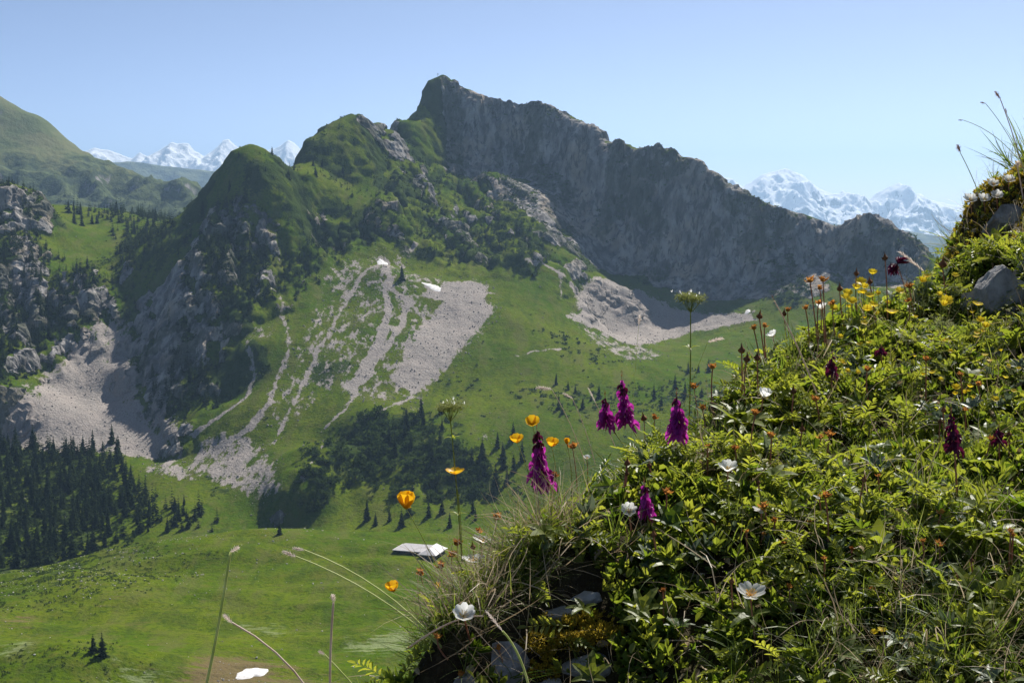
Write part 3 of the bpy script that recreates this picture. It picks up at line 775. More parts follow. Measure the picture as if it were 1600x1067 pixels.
forest = [((-60,700),(60,692),(150,700),(190,720),(205,780),(215,830),(120,880),(-60,920))]
def one_out(objs, label):
    """The members of a set that stand out (tallest, smallest, outermost, nearest, farthest) say so in their labels."""
    taken = set()
    for word, key in (('tallest', lambda o: -o.scale[2]), ('smallest', lambda o: o.scale[2]), ('leftmost', lambda o: o.location[0] / o.location[1]), ('rightmost', lambda o: -o.location[0] / o.location[1]), ('nearest', lambda o: o.location[1]), ('farthest', lambda o: -o.location[1])):
        c = [o for o in objs if o.name not in taken]
        if len(c) > 1:
            o = min(c, key=key); taken.add(o.name)
            o['label'] = ' '.join((word + ' ' + label).split()[:16])
FOREST_SETS = [
    (forest[0], 140, 5.0, (12, 22), 'dark spruce packed in the dense forest at lower left below the scree cone', 'spruces of the lower left forest'),
    ([(195,760),(250,780),(330,815),(330,830),(250,835),(215,830)], 22, 4.5, (6, 13), 'small spruce among pale boulders between the forest and the meadow crest', 'small spruces among the boulders'),
    ([(230,585),(345,575),(352,625),(290,655),(235,620)], 12, 6, (11, 19), 'dark spruce standing on the rock nose between the scree cone and the gullies', 'spruces on the rock nose'),
    ([(300,350),(350,300),(400,330),(420,400),(400,470),(330,440)], 20, 7, (9, 18), 'dark spruce on the craggy spur below the rounded green top', 'spruces on the craggy spur'),
    ([(360,260),(420,240),(520,230),(560,260),(470,320),(430,300)], 12, 14, (6, 12), 'lone dwarf spruce on the smooth green face under the rounded top', 'spruces on the green face'),
    ([(600,700),(640,650),(690,640),(700,700),(660,760),(600,760)], 14, 8, (10, 19), 'dark spruce rising from the bushy knoll below the middle slope', 'spruces on the bushy knoll'),
    ([(740,690),(800,670),(830,740),(760,790),(720,760)], 14, 8, (11, 19), 'spruce casting a shadow on the grass right of the bushy knoll', 'spruces right of the knoll'),
    ([(560,800),(640,800),(760,800),(760,830),(580,828)], 10, 7, (9, 16), 'spruce in the shade at the foot of the bushy knoll, behind the barn', 'spruces behind the barn'),
    ([(-20,520),(60,470),(130,420),(180,440),(110,480),(0,560)], 20, 6, (10, 18), 'dark spruce on the wooded rocky spur at the left edge', 'spruces on the left spur'),
    ([(80,322),(160,328),(260,342),(260,352),(150,352),(85,340)], 16, 6, (10, 17), 'distant spruce in the row along the saddle behind the left crag', 'spruces along the saddle'),
    ([(170,360),(260,350),(250,410),(200,440)], 10, 7, (8, 15), 'spruce on the shady flank left of the craggy spur', 'spruces on the shady flank'),
    ([(850,600),(930,600),(960,640),(860,650)], 10, 7, (6, 13), 'small spruce on the green bench behind the purple flowers', 'spruces on the green bench'),
    ([(1010,600),(1110,580),(1130,640),(1020,650)], 10, 7, (8, 14), 'spruce in the dark clump behind the tall umbel stem', 'spruces behind the umbel'),
]
for poly, n, gap, hs, label, group in FOREST_SETS:
    one_out([make_spruce(p[0], p[1], random.uniform(*hs), label, group, random.uniform(0.85, 1.2)) for p in spread(poly, n, gap)], label)
for px, py, h, label in [(175,692,17,'lone spruce standing on the grey scree above the forest'),(437,835,8,'tiny lone spruce on the meadow crest beside the rubble fan'),
        (404,272,10,'single spruce just under the rounded green top'),(451,285,15,'largest dark spruce on the smooth green face'),(628,436,14,'dark round spruce under the cliff beside the scree streaks'),
        (205,755,15,'spruce standing apart at the forest edge by the boulder field'),(160,1024,9.5,'taller of two dark spruces on the grassy mound at bottom left'),(146,1018,7.5,'shorter of two dark spruces on the grassy mound at bottom left')]:
    p = G.hit(px, py, 470, 1830)
    make_spruce(p[0], p[1], h, label, None, 1.25 if h < 16 else 1.0)

# bushes of the knoll and the wall
BUSH = [mesh_from('crown', *bush_mesh(300 + k, 260), M_SHRUB) for k in range(4)]
sv_, sf_ = tube([(0, 0, -0.1), (0.02, 0, 0.2), (0, 0.03, 0.42)], [0.05, 0.03, 0.012], 5)
ME_STEM = mesh_from('trunk', sv_, sf_, M_BARK, None, True)
for poly, n, gap, hs, label, group in [
    ([(472,745),(492,692),(540,658),(660,648),(705,690),(770,740),(770,790),(640,785),(560,760),(490,765)], 105, 4.8, (5, 12), 'leafy green bush on the wooded knoll below the middle slope', 'bushes on the knoll'),
    ([(452,775),(478,735),(515,742),(510,790),(470,805)], 30, 3.0, (5, 9), 'dark bush on the rocky left end of the wooded knoll', 'bushes at the left end of the knoll'),
    ([(1190,400),(1215,380),(1250,420),(1285,470),(1220,480)], 22, 6, (6, 11), 'pale sunlit bush growing up the foot of the shaded wall', 'bushes on the wall'),
    ([(800,395),(850,390),(850,430),(790,440)], 14, 6, (5, 9), 'dark bush on the ledge beside the green shoulder', 'bushes on the shoulder')]:
    made = []
    for p in spread(poly, n, gap):
        s = random.uniform(*hs)
        root = link('bush', None, None, (p[0], p[1], ground_z(*p) - 0.3), (0, 0, random.uniform(0, 6.28)), (s, s, s * random.uniform(0.8, 1.15)))
        link('trunk', ME_STEM, root); link('crown', random.choice(BUSH), root)
        tag(root, label, 'bush', group); made.append(root)
    one_out(made, label)

def replicate(V, F, pos, rotz, scl, tilt=None):
    """One mesh out of many moved copies of a template."""
    V = np.asarray(V); n = len(pos)
    c, s = np.cos(rotz), np.sin(rotz)
    S = scl if scl.ndim == 2 else np.repeat(scl[:, None], 3, 1)
    W = V[None] * S[:, None, :]
    x = W[..., 0] * c[:, None] - W[..., 1] * s[:, None]; y = W[..., 0] * s[:, None] + W[..., 1] * c[:, None]
    out = np.stack([x, y, W[..., 2]], -1) + pos[:, None, :]
    F = np.asarray(F)
    return out.reshape(-1, 3), (F[None] + (np.arange(n) * len(V))[:, None, None]).reshape(-1, F.shape[1])

def pick(mask, n, r):
    """n random ground points with probability given by a mask over the grid."""
    w = np.clip(mask, 0, None).ravel(); w = w / w.sum()
    k = r.choice(len(w), n, p=w)
    x = G.X.ravel()[k] + r.uniform(-1.1, 1.1, n); y = G.Y.ravel()[k] + r.uniform(-1.1, 1.1, n)
    return np.stack([x, y, G.h(x, y)], 1)
front = (G.Y > 880) & (G.Y < 1760) & (np.abs(G.X) < 0.40 * G.Y)
r3 = np.random.default_rng(33)
# dwarf shrubs
pos = pick(front * np.clip(np.maximum(bush, 1.2 * dark) - 0.25, 0, 1) ** 1.5 * smooth(0.55, 0.3, scree) + front * (0.035 + 0.16 * smooth(-30, 20, G.Z) * smooth(100, 0, G.X)) * smooth(0.0, 0.35, fbm(G.X / 40, G.Y / 40, 51.0, 4)) * smooth(0.5, 0.3, scree), 11000, r3)
VV = []; FF = []; o = 0
for k in range(4):
    v, f = bush_mesh(400 + k, 13, 0.7, 0.48)
    q = pos[k::4]
    a, b = replicate(v, f, q - [0, 0, 0.2], r3.uniform(0, 6.28, len(q)), r3.uniform(1.2, 3.6, len(q)) * np.where(r3.random(len(q)) < 0.15, 1.7, 1.0))
    VV.append(a); FF.append(b + o); o += len(a)
tag(link('dwarf_shrubs', mesh_from('dwarf_shrubs', np.concatenate(VV), np.concatenate(FF), M_SHRUB)), 'low dwarf shrubs spread over the slopes of the mountain', 'shrubs', kind='stuff')
# small conifers that read as a dark fringe on crags and ridges
v, f = spruce_meshes(77, 8, 7, 0.24, True)
pos = pick(front * crag * (0.25 + bush) * smooth(1.9, 1.1, steepness) * (1 - 0.8 * grassy) * smooth(0.5, 0.35, scree) * (0.4 + 1.8 * smooth(-120, -240, G.X)), 2300, r3)
extra = []
for poly, n, gap in [([(95,326),(160,329),(265,342),(265,350),(160,345),(100,338)], 190, 2.6), ([(200,345),(275,345),(270,400),(215,440),(175,420)], 120, 3.0), ([(-20,520),(60,470),(130,420),(190,440),(110,490),(0,580)], 50, 4), ([(170,350),(270,345),(260,410),(200,445)], 50, 4), ([(300,360),(350,300),(400,330),(430,400),(400,480),(330,450)], 45, 4), ([(215,560),(350,560),(355,625),(290,655),(230,625)], 30, 4), ([(-60,700),(60,692),(150,700),(195,720),(225,780),(230,830),(120,880),(-60,920)], 380, 2.7), ([(195,740),(260,775),(340,815),(340,832),(215,835)], 40, 4)]:
    extra += [(q[0], q[1], ground_z(q[0], q[1])) for q in spread(poly, n, gap)]
small = []
for poly, n, gap in [([(315,305),(385,238),(402,300),(385,345),(310,352)], 90, 3.0), ([(478,232),(545,192),(600,240),(592,300),(500,312)], 80, 3.5), ([(600,230),(650,180),(690,210),(690,330),(620,320)], 90, 3.5), ([(400,240),(470,260),(470,330),(420,310)], 30, 5.0)]:
    small += [(q[0], q[1], ground_z(q[0], q[1])) for q in spread(poly, n, gap)]
n0 = len(pos)
pos = np.concatenate([pos, np.array(extra), np.array(small)])
sc_ = np.concatenate([r3.uniform(5, 12, n0), r3.uniform(8, 16, len(extra)), r3.uniform(2.5, 7, len(small))])
a, b = replicate(v, f, pos - [0, 0, 0.4], r3.uniform(0, 6.28, len(pos)), sc_)
tag(link('distant_conifers', mesh_from('distant_conifers', a, b, M_SPRUCE)), 'tiny conifers scattered over the crags of the mountain', 'trees', kind='stuff')
gbs = np.hypot(*np.gradient(GB.Z, GB.s)) 
wb = (smooth(20, -60, GB.Z + 60 * fbm(GB.X / 120, GB.Y / 120, 5.0, 3)) * (GB.Y < 3330)).ravel(); k = r3.choice(len(wb), 1500, p=wb / wb.sum())
pos = np.stack([GB.X.ravel()[k] + r3.uniform(-5, 5, 1500), GB.Y.ravel()[k] + r3.uniform(-5, 5, 1500), np.zeros(1500)], 1); pos[:, 2] = GB.h(pos[:, 0], pos[:, 1]) - 1
v, f = spruce_meshes(78, 6, 6, 0.22, True)
a, b = replicate(v, f, pos, r3.uniform(0, 6.28, 1500), r3.uniform(14, 28, 1500))
tag(link('distant_forest', mesh_from('distant_forest', a, b, M_SPRUCE)), 'far wood on the crags below the grassy hill', 'trees', kind='stuff')

# scree blocks and pale stones
def rock_shape(seed, sub=1, jitter=0.03, cuts=7):
    bm = bmesh.new(); bmesh.ops.create_icosphere(bm, subdivisions=sub, radius=0.5)
    r = np.random.default_rng(seed)
    v = np.array([p.co[:] for p in bm.verts]); f = np.array([[q.index for q in p.verts] for p in bm.faces]); bm.free()
    v *= r.uniform(0.6, 1.15, 3)
    for _ in range(cuts):
        n = r.normal(size=3); n /= np.linalg.norm(n); d = r.uniform(0.22, 0.36) if cuts < 9 else r.uniform(0.16, 0.33)
        over = np.clip(v @ n - d, 0, None); v -= over[:, None] * n
    return v + r.normal(size=v.shape) * jitter, f
def stone_material(name, c0, c1, scale, dist=0.15):
    t = NT(name); pos = t.pos(); oi = t.n('ShaderNodeObjectInfo')
    n = t.noise(scale, 6, 0.65, pos); n2 = t.noise(scale * 6, 4, 0.6, pos)
    c = t.mix(t.ramp(n, 0.32, 0.66), c0, c1)
    c = t.mix(t.ramp(n2, 0.55, 0.72, 0, 0.45), c, tuple(0.45 * k for k in c0))
    h = t.math('ADD', n, t.math('MULTIPLY', n2, 0.4))
    return t.done(t.principled(c, 0.9, t.bump(h, dist, 0.8), 0.2))
M_SCREE = stone_material('scree_stone', (0.22, 0.20, 0.18), (0.42, 0.38, 0.345), 0.4)
M_PALE = stone_material('pale_limestone', (0.36, 0.34, 0.31), (0.56, 0.53, 0.48), 0.8)
def scatter_rocks(name, mask, n, smin, smax, mat, label, seeds, sub=1):
    VV = []; FF = []; o = 0
    pos = pick(mask, n, r3)
    for k, sd in enumerate(seeds):
        v, f = rock_shape(sd, sub); q = pos[k::len(seeds)]
        s = smin * (smax / smin) ** (r3.random(len(q)) ** 2.2)
        a, b = replicate(v, f, q + np.stack([0 * s, 0 * s, 0.12 * s], 1), r3.uniform(0, 6.28, len(q)), s)
        VV.append(a); FF.append(b + o); o += len(a)
    tag(link(name, mesh_from(name, np.concatenate(VV), np.concatenate(FF), mat)), label, 'stones', kind='stuff')
edge = scree * (1.15 - scree) * (scree > 0.3)
scatter_rocks('scree_blocks', front * (edge * 1.2 + 0.12 * smooth(0.5, 0.7, scree)) + front * 0.02, 7500, 0.5, 2.2, M_SCREE, 'loose grey blocks lying over the scree and the rubble fan', range(500, 505), 1)
mead = (G.Y > 470) & (G.Y < 840) & (G.X > -330) & (G.X < 120)
lo_left = smooth(-60, -200, G.X) * smooth(620, 700, G.Y)
scatter_rocks('meadow_stones', mead * (0.05 + 0.9 * dark * smooth(600, 650, G.Y) + 0.5 * lo_left + 0.25 * dry) * smooth(-0.3, 0.4, fbm(G.X / 14, G.Y / 14, 3.0, 3)), 3200, 0.22, 1.4, M_PALE, 'pale limestone stones sprinkled over the meadow', range(510, 513), 1)
pos = pick(mead * np.clip(dark, 0, 1) * smooth(-0.2, 0.3, fbm(G.X / 10, G.Y / 10, 8.0, 3)), 4200, r3)
v, f = bush_mesh(450, 10, 0.6, 0.5)
a, b = replicate(v, f, pos - [0, 0, 0.1], r3.uniform(0, 6.28, len(pos)), r3.uniform(0.5, 1.5, len(pos)))
tag(link('meadow_heath', mesh_from('meadow_heath', a, b, M_SHRUB)), 'low dark heath on the stony edge of the meadow', 'shrubs', kind='stuff')

# leftover snow
def snow_field(px, py, w, h, label, seed):
    c = G.hit(px, py, 470, 1830); s = c[1] / FPX
    n = 26; r = np.random.default_rng(seed); ph = r.uniform(0, 6, 5)
    V = []; F = []
    depth = h * s / 0.42
    for ring, k in ((1.0, 0.0), (0.85, 0.28), (0.5, 0.5), (0.0, 0.6)):
        for i in range(n):
            a = 6.283 * i / n
            q = 1 + 0.22 * math.sin(2 * a + ph[0]) + 0.14 * math.sin(3 * a + ph[1]) + 0.08 * math.sin(7 * a + ph[2])
            x, y = c[0] + 0.5 * w * s * ring * q * math.cos(a), c[1] + 0.5 * depth * ring * q * math.sin(a)
            V.append((x, y, ground_z(x, y) + 0.05 + k * 1.2))
    for g in range(3):
        for i in range(n):
            F.append((g * n + i, g * n + (i + 1) % n, (g + 1) * n + (i + 1) % n, (g + 1) * n + i))
    t = NT('old_snow'); nn = t.noise(0.6, 4, 0.6, t.pos())
    m = t.done(t.principled(t.mix(t.ramp(nn, 0.35, 0.7), (0.58, 0.56, 0.54), (0.80, 0.79, 0.78)), 0.7, t.bump(nn, 0.3, 0.5), 0.2))
    tag(link('snow_patch', mesh_from('snow_patch', V, np.array(F), m, None, True)), label, 'snow patch')
snow_field(676, 448, 28, 8, 'small white snow patch at the top of the big scree slope', 1)
snow_field(597, 411, 14, 9, 'tiny snow remnant where the pale scree streaks begin', 2)
snow_field(392, 1052, 42, 22, 'white snow patch on the brown hollow at the bottom of the meadow', 3)
snow_field(1168, 487, 10, 6, 'small snow remnant in the scree bowl under the wall', 4)

# the alp barn
def box(x0, x1, y0, y1, z0, z1):
    v = np.array([(x, y, z) for z in (z0, z1) for y in (y0, y1) for x in (x0, x1)], float)
    return v, np.array([[0, 2, 3, 1], [4, 5, 7, 6], [0, 1, 5, 4], [2, 6, 7, 3], [0, 4, 6, 2], [1, 3, 7, 5]])
t = NT('barn_roof'); nn = t.noise(0.5, 4, 0.6, t.pos()); M_ROOF = t.done(t.principled(t.mix(t.ramp(nn, 0.3, 0.7), (0.56, 0.53, 0.52), (0.66, 0.62, 0.61)), 0.55, None, 0.4))
t = NT('barn_wall'); nn = t.noise(1.2, 4, 0.6, t.vscale(t.pos(), (1, 1, 6))); M_WALL = t.done(t.principled(t.mix(nn, (0.10, 0.075, 0.055), (0.17, 0.13, 0.10)), 0.9))
t = NT('barn_dark'); M_GLASS = t.done(t.principled((0.02, 0.02, 0.025), 0.3))
bp = G.hit(660, 861, 600, 800)
barn = link('barn', None, None, (bp[0], bp[1], ground_z(bp[0], bp[1]) - 1.7), (0, 0, math.radians(-17)))
tag(barn, 'low alpine barn with pale grey hipped roofs on the meadow crest', 'barn')
def part(name, v, f, m, parent=None, sm=False): return link(name, mesh_from(name, v, f, m, None, sm), parent if parent else barn)
part('wall', *box(-13.2, 10.8, -4.6, 4.6, 0, 3.0), M_WALL)
def hip(x0, x1, y0, y1, z0, z1, hl, hr, th=0.25):
    ym = 0.5 * (y0 + y1)
    top = [(x0, y0, z0), (x1, y0, z0), (x1, y1, z0), (x0, y1, z0), (x0 + hl, ym, z1), (x1 - hr, ym, z1)]
    v = np.array(top + [(p[0], p[1], p[2] - th) for p in top], float)
    quads = [(0, 1, 5, 4), (2, 3, 4, 5), (6, 10, 11, 7), (8, 11, 10, 9), (0, 6, 7, 1), (1, 7, 8, 2), (2, 8, 9, 3), (3, 9, 6, 0)]
    tris = [(1, 2, 5), (3, 0, 4), (7, 11, 8), (9, 10, 6)]
    return v, [np.array(quads), np.array(tris)]
part('roof', *hip(-14.6, 12.0, -6.2, 6.2, 2.9, 5.5, 5.5, 4.5), M_ROOF)
part('wing_wall', *box(3.4, 10.6, -11.2, -4.62, -1.2, 3.05), M_WALL)
v, f = hip(-12.4, 4.5, -5.0, 5.0, 3.2, 5.9, 4.2, 2.0)
v = np.stack([v[:, 1] + 7.0, v[:, 0], v[:, 2]], 1)
part('wing_roof', v, [q[:, ::-1] for q in f], M_ROOF)
part('door', *box(-4.6, -2.0, -4.68, -4.602, 0.1, 2.5), M_GLASS)
for x in (-11.5, -8.5, -0.2, 1.8): part('pane', *box(x + 0.1, x + 0.8, -4.69, -4.661, 1.4, 2.1), M_GLASS, part('window', *box(x, x + 0.9, -4.66, -4.602, 1.3, 2.2), M_WALL))
part('window', *box(5.6, 6.6, -11.27, -11.202, 1.0, 2.0), M_GLASS); part('window', *box(7.6, 8.6, -11.27, -11.202, 1.0, 2.0), M_GLASS)

# summit cross
cp = G.hit(684, 124, 1500, 1830)
cross = link('summit_cross', None, None, (cp[0], cp[1] + 2, ground_z(cp[0], cp[1] + 2) - 0.3))
tag(cross, 'thin wooden cross standing on the highest summit', 'cross')
link('post', mesh_from('post', *box(-0.22, 0.22, -0.22, 0.22, 0, 6.0), M_WALL), cross)
link('crossbar', mesh_from('crossbar', *box(-1.5, 1.5, -0.18, 0.18, 4.3, 4.75), M_WALL), cross)
# ------------------------------------------------------------------ the flower bank in front
fg = [(638,1110,1.50),(800,1125,1.53),(1000,1125,1.48),(1300,1125,1.38),(1600,1125,1.34),(1750,1125,1.34),(1300,1300,1.24),(900,1300,1.42),(1700,1300,1.20),
    (676,1010,1.54),(850,1015,1.585),(1050,1005,1.56),(1300,1000,1.50),(1600,1000,1.46),(1750,1000,1.46),
    (738,940,1.60),(900,915,1.64),(1100,905,1.64),(1350,900,1.60),(1600,900,1.56),(1780,900,1.52),
    (845,850,1.70),(1000,820,1.73),(1200,810,1.75),(1400,805,1.74),(1600,800,1.70),(1780,800,1.7),
    (930,790,1.82),(1050,735,1.95),(1200,715,2.0),(1400,710,2.0),(1600,705,1.95),(1000,745,1.95),(1780,700,1.95),
    (1120,650,2.15),(1250,598,2.25),(1400,588,2.25),(1600,605,2.2),(1780,600,2.2),(1185,590,2.3),
    (1270,542,2.45),(1350,502,2.55),(1420,474,2.65),(1480,448,2.72),(1450,545,2.5),(1530,525,2.5),(1600,520,2.4),(1780,520,2.4),
    (1520,425,2.66),(1600,440,2.52),(1495,400,2.84),(1500,345,2.92),(1520,322,2.95),(1555,300,3.0),(1600,272,3.05),(1700,235,3.1),(1560,360,2.84),(1600,350,2.8),(1780,200,3.2),(1780,400,2.6),
    (1445,520,2.92),(1468,485,2.98),(1455,470,3.15),(1440,560,3.2),(1400,570,3.0),(1300,640,2.8),(1180,720,2.6),(1050,830,2.3),(950,900,2.1),(860,960,1.95),(760,1060,1.8),
    (600,1230,1.44),(450,1260,1.36),(300,1290,1.33),(150,1320,1.3),(640,1180,1.48),(560,1400,1.75),(300,1450,1.7),(640,1330,1.72),(100,1450,1.6),(645,1050,1.53),(612,1120,1.57)]
fpts = [tuple(at(*c)) for c in fg]
fpts += [(1.55, 3.6, -0.02), (1.2, 3.6, -0.25), (0.9, 3.6, -0.75), (0.4, 3.4, -1.0), (0.0, 3.0, -1.2), (-0.5, 2.6, -1.3), (-0.7, 1.6, -1.0)]
bank_s = Surface(fpts, 0.03)
def bank_h(x, y):
    return bank_s(x, y) + 0.022 * fbm(x / 0.22, y / 0.22, 4.0, 3) + 0.010 * fbm(x / 0.05, y / 0.05, 7.0, 3)
GF = Grid(-0.7, 2.2, 0.9, 3.62, 0.0135, bank_h)
def soil_material():
    t = NT('turf_soil'); pos = t.pos(); n = t.noise(14, 5, 0.65, pos); n2 = t.noise(70, 4, 0.6, pos)
    c = t.mix(t.ramp(n, 0.35, 0.65), (0.030, 0.022, 0.013), (0.055, 0.050, 0.020))
    c = t.mix(t.ramp(n2, 0.5, 0.7, 0, 0.6), c, (0.09, 0.07, 0.04))
    return t.done(t.principled(c, 0.95, t.bump(t.math('ADD', n, n2), 0.012, 0.9), 0.1))
tag(link('bank', mesh_from('bank', np.stack([GF.X, GF.Y, GF.Z], -1).reshape(-1, 3), grid_faces(GF.nx, GF.ny), soil_material(), None, True)), 'steep grassy bank in front covered in alpine flowers', kind='structure')

# --- materials of the close plants
def petal_material(name, c0, c1, trans=0.35, rough=0.5, spec=0.3, attr=True, glow=None):
    t = NT(name)
    if attr:
        f = t.attr('tint')
    else:
        f = t.ramp(t.noise(60, 3, 0.5, t.pos()), 0.3, 0.7)
    c = t.mix(f, c0, c1)
    p = t.principled(c, rough, None, spec)
    tr = t.n('ShaderNodeBsdfTranslucent')
    if glow:
        t.l(t.mix(f, glow[0], glow[1]), tr.inputs['Color'])
    else:
        t.l(c, tr.inputs['Color'])
    mx = t.n('ShaderNodeMixShader'); mx.inputs[0].default_value = trans
    t.l(p, mx.inputs[1]); t.l(tr.outputs[0], mx.inputs[2])
    return t.done(mx.outputs[0])
M_LEAF = petal_material('leaf_green', (0.058, 0.105, 0.016), (0.230, 0.260, 0.060), 0.48, 0.45, 0.33, True, ((0.17, 0.27, 0.016), (0.54, 0.56, 0.055)))
M_GREY = petal_material('leaf_silver', (0.11, 0.15, 0.085), (0.20, 0.24, 0.14), 0.30, 0.45, 0.4)
M_BLADE = petal_material('grass_blade', (0.075, 0.125, 0.022), (0.180, 0.220, 0.055), 0.45, 0.5, 0.3, True, ((0.15, 0.25, 0.02), (0.34, 0.40, 0.06)))
M_STRAW = petal_material('dry_straw', (0.24, 0.175, 0.10), (0.55, 0.45, 0.30), 0.4, 0.5, 0.3)
M_MANTLE = petal_material('mantle_flower', (0.19, 0.23, 0.05), (0.36, 0.38, 0.13), 0.35, 0.6, 0.2)
M_MOSS = petal_material('moss', (0.24, 0.19, 0.02), (0.55, 0.40, 0.05), 0.45, 0.8, 0.1)
M_WHITE = petal_material('white_petal', (0.86, 0.86, 0.82), (0.92, 0.92, 0.89), 0.62, 0.55, 0.3, False)
M_YELLOW = petal_material('yellow_petal', (0.80, 0.42, 0.010), (0.88, 0.55, 0.02), 0.5, 0.35, 0.5, False)
M_LEMON = petal_material('lemon_petal', (0.82, 0.60, 0.02), (0.90, 0.72, 0.05), 0.5, 0.4, 0.4, False)
M_PURPLE = petal_material('purple_petal', (0.30, 0.015, 0.22), (0.52, 0.05, 0.38), 0.5, 0.45, 0.35, False, ((0.34, 0.015, 0.25), (0.60, 0.06, 0.45)))
M_WINE = petal_material('wine_petal', (0.075, 0.006, 0.030), (0.15, 0.012, 0.055), 0.30, 0.45, 0.35, False)
M_STAMEN = petal_material('stamen_yellow', (0.82, 0.52, 0.02), (0.92, 0.68, 0.05), 0.45, 0.6, 0.2, False)
M_RUST = petal_material('rust_head', (0.38, 0.14, 0.025), (0.66, 0.32, 0.075), 0.45, 0.65, 0.2, False)
M_BROWN = petal_material('brown_head', (0.15, 0.070, 0.032), (0.32, 0.16, 0.075), 0.3, 0.65, 0.2, False)
M_REDSTEM = petal_material('red_stem', (0.32, 0.13, 0.075), (0.46, 0.23, 0.13), 0.3, 0.5, 0.4, False)
M_GREENSTEM = petal_material('green_stem', (0.24, 0.29, 0.055), (0.40, 0.42, 0.11), 0.35, 0.5, 0.4, False)
M_PINK = petal_material('pink_bud', (0.42, 0.16, 0.17), (0.55, 0.27, 0.25), 0.3, 0.5, 0.3, False)

# --- leaf shapes (unit length, lying along +x, face up +z)
def leaf_shape(w, seg=4, fold=0.18, arch=0.15, tip=0.5, toothed=0.0):
    V = []; F = []
    for i in range(seg + 1):
        t = i / seg
        hw = 0.5 * w * (math.sin(math.pi * min(1, t ** tip * 0.94 + 0.03)) ** 0.75)
        hw *= 1 + toothed * (1 if i % 2 else -1)
        z = arch * math.sin(math.pi * t * 0.8) - 0.25 * arch * t
        V += [(t, hw, z + fold * hw), (t, 0, z), (t, -hw, z + fold * hw)]
    for i in range(seg):
        a = 3 * i
        F += [(a, a + 3, a + 4, a + 1), (a + 1, a + 4, a + 5, a + 2)]
    return np.array(V), np.array(F)
def small_leaf(w, fold=0.3, arch=0.1):
    """A small leaf of two folded halves."""
    V = [(0, 0, 0), (0.30, 0.40 * w, arch + fold * 0.4 * w), (0.72, 0.42 * w, arch + fold * 0.4 * w), (1.0, 0, 0.3 * arch), (0.72, -0.42 * w, arch + fold * 0.4 * w), (0.30, -0.40 * w, arch + fold * 0.4 * w)]
    return np.array(V), np.array([(0, 3, 2, 1), (0, 5, 4, 3)])
def blade_shape(w, bend, seg=5, curl=0.0):
    V = []; F = []; p = np.zeros(3); ang = 0.0
    for i in range(seg + 1):
        t = i / seg; hw = 0.5 * w * (1 - t ** 2.2) + 0.0006
        V += [(p[0], hw, p[2]), (p[0], -hw, p[2])]
        a = math.pi / 2 - bend * t
        p = p + np.array([math.cos(a), 0, math.sin(a)]) / seg
    for i in range(seg):
        a = 2 * i; F += [(a, a + 1, a + 3, a + 2)]
    return np.array(V), np.array(F)
def combine(parts):
    V = []; F = []; o = 0
    for v, f in parts: V.append(v); F.append(np.asarray(f) + o); o += len(v)
    return np.concatenate(V), np.concatenate(F)
def rot(ax, a):
    return np.array(Matrix.Rotation(a, 3, ax))
def xf(vf, M=None, s=1.0, t=(0, 0, 0)):
    v = vf[0] * s
    if M is not None: v = v @ np.asarray(M).T
    return v + np.asarray(t), vf[1]
def rosette(r, n, w, up=(20, 65), toothed=0.0, L=(0.6, 1.0)):
    P = []
    for k in range(n):
        a = 6.283 * (k + r.uniform(-0.4, 0.4)) / n
        e = math.radians(r.uniform(*up))
        P.append(xf(small_leaf(w * r.uniform(0.85, 1.2), r.uniform(0.1, 0.6), r.uniform(0.0, 0.18)), rot('Z', a) @ rot('Y', -e) @ rot('X', r.uniform(-0.5, 0.5)), r.uniform(*L), (0, 0, r.uniform(0, 0.25))))
    return combine(P)
def pinnate(r, pairs, w=0.42):
    P = []
    for k in range(pairs):
        t = 0.25 + 0.72 * k / pairs; x = t; z = 0.55 * math.sin(t * 1.5)
        for s in (-1, 1):
            P.append(xf(small_leaf(w, 0.3, 0.06), rot('Z', s * r.uniform(0.9, 1.25)) @ rot('Y', -r.uniform(0.0, 0.5)) @ rot('X', s * 0.3), 0.30 * (1 - 0.35 * abs(2 * t - 1)), (x, 0, z)))
    P.append(xf(small_leaf(w, 0.3, 0.06), rot('Y', -0.2), 0.26, (0.97, 0, 0.55)))
    tv, tf = tube([(0, 0, 0), (0.3, 0, 0.25), (0.65, 0, 0.46), (1, 0, 0.55)], [0.014, 0.012, 0.01, 0.006], 3)
    P.append((tv, tf))
    return combine(P)
def palmate(r, n=5, w=0.5):
    P = []
    for k in range(n):
        a = (k - (n - 1) / 2) * 5.0 / n
        P.append(xf(leaf_shape(w, 4, 0.3, 0.12, 0.55, 0.12), rot('Z', a) @ rot('Y', -0.25 + r.uniform(-0.15, 0.15)), 0.9 - 0.12 * abs(k - (n - 1) / 2), (0.2, 0, 0.55)))
    P.append(tube([(0, 0, 0), (0.08, 0, 0.3), (0.2, 0, 0.55)], [0.02, 0.015, 0.015], 3))
    return combine(P)
def tuft(r, n, w, spread_=0.5, bend=(0.3, 1.3), lean=(0, 0)):
    P = []
    for k in range(n):
        a = r.uniform(0, 6.283)
        P.append(xf(blade_shape(w * r.uniform(0.6, 1.2), r.uniform(*bend)), rot('Z', a) @ rot('Y', r.uniform(0, spread_)), r.uniform(0.45, 1.0), (r.normal() * 0.05, r.normal() * 0.05, 0)))
    v, f = combine(P)
    v[:, 0] += lean[0] * v[:, 2]; v[:, 1] += lean[1] * v[:, 2]
    return v, f

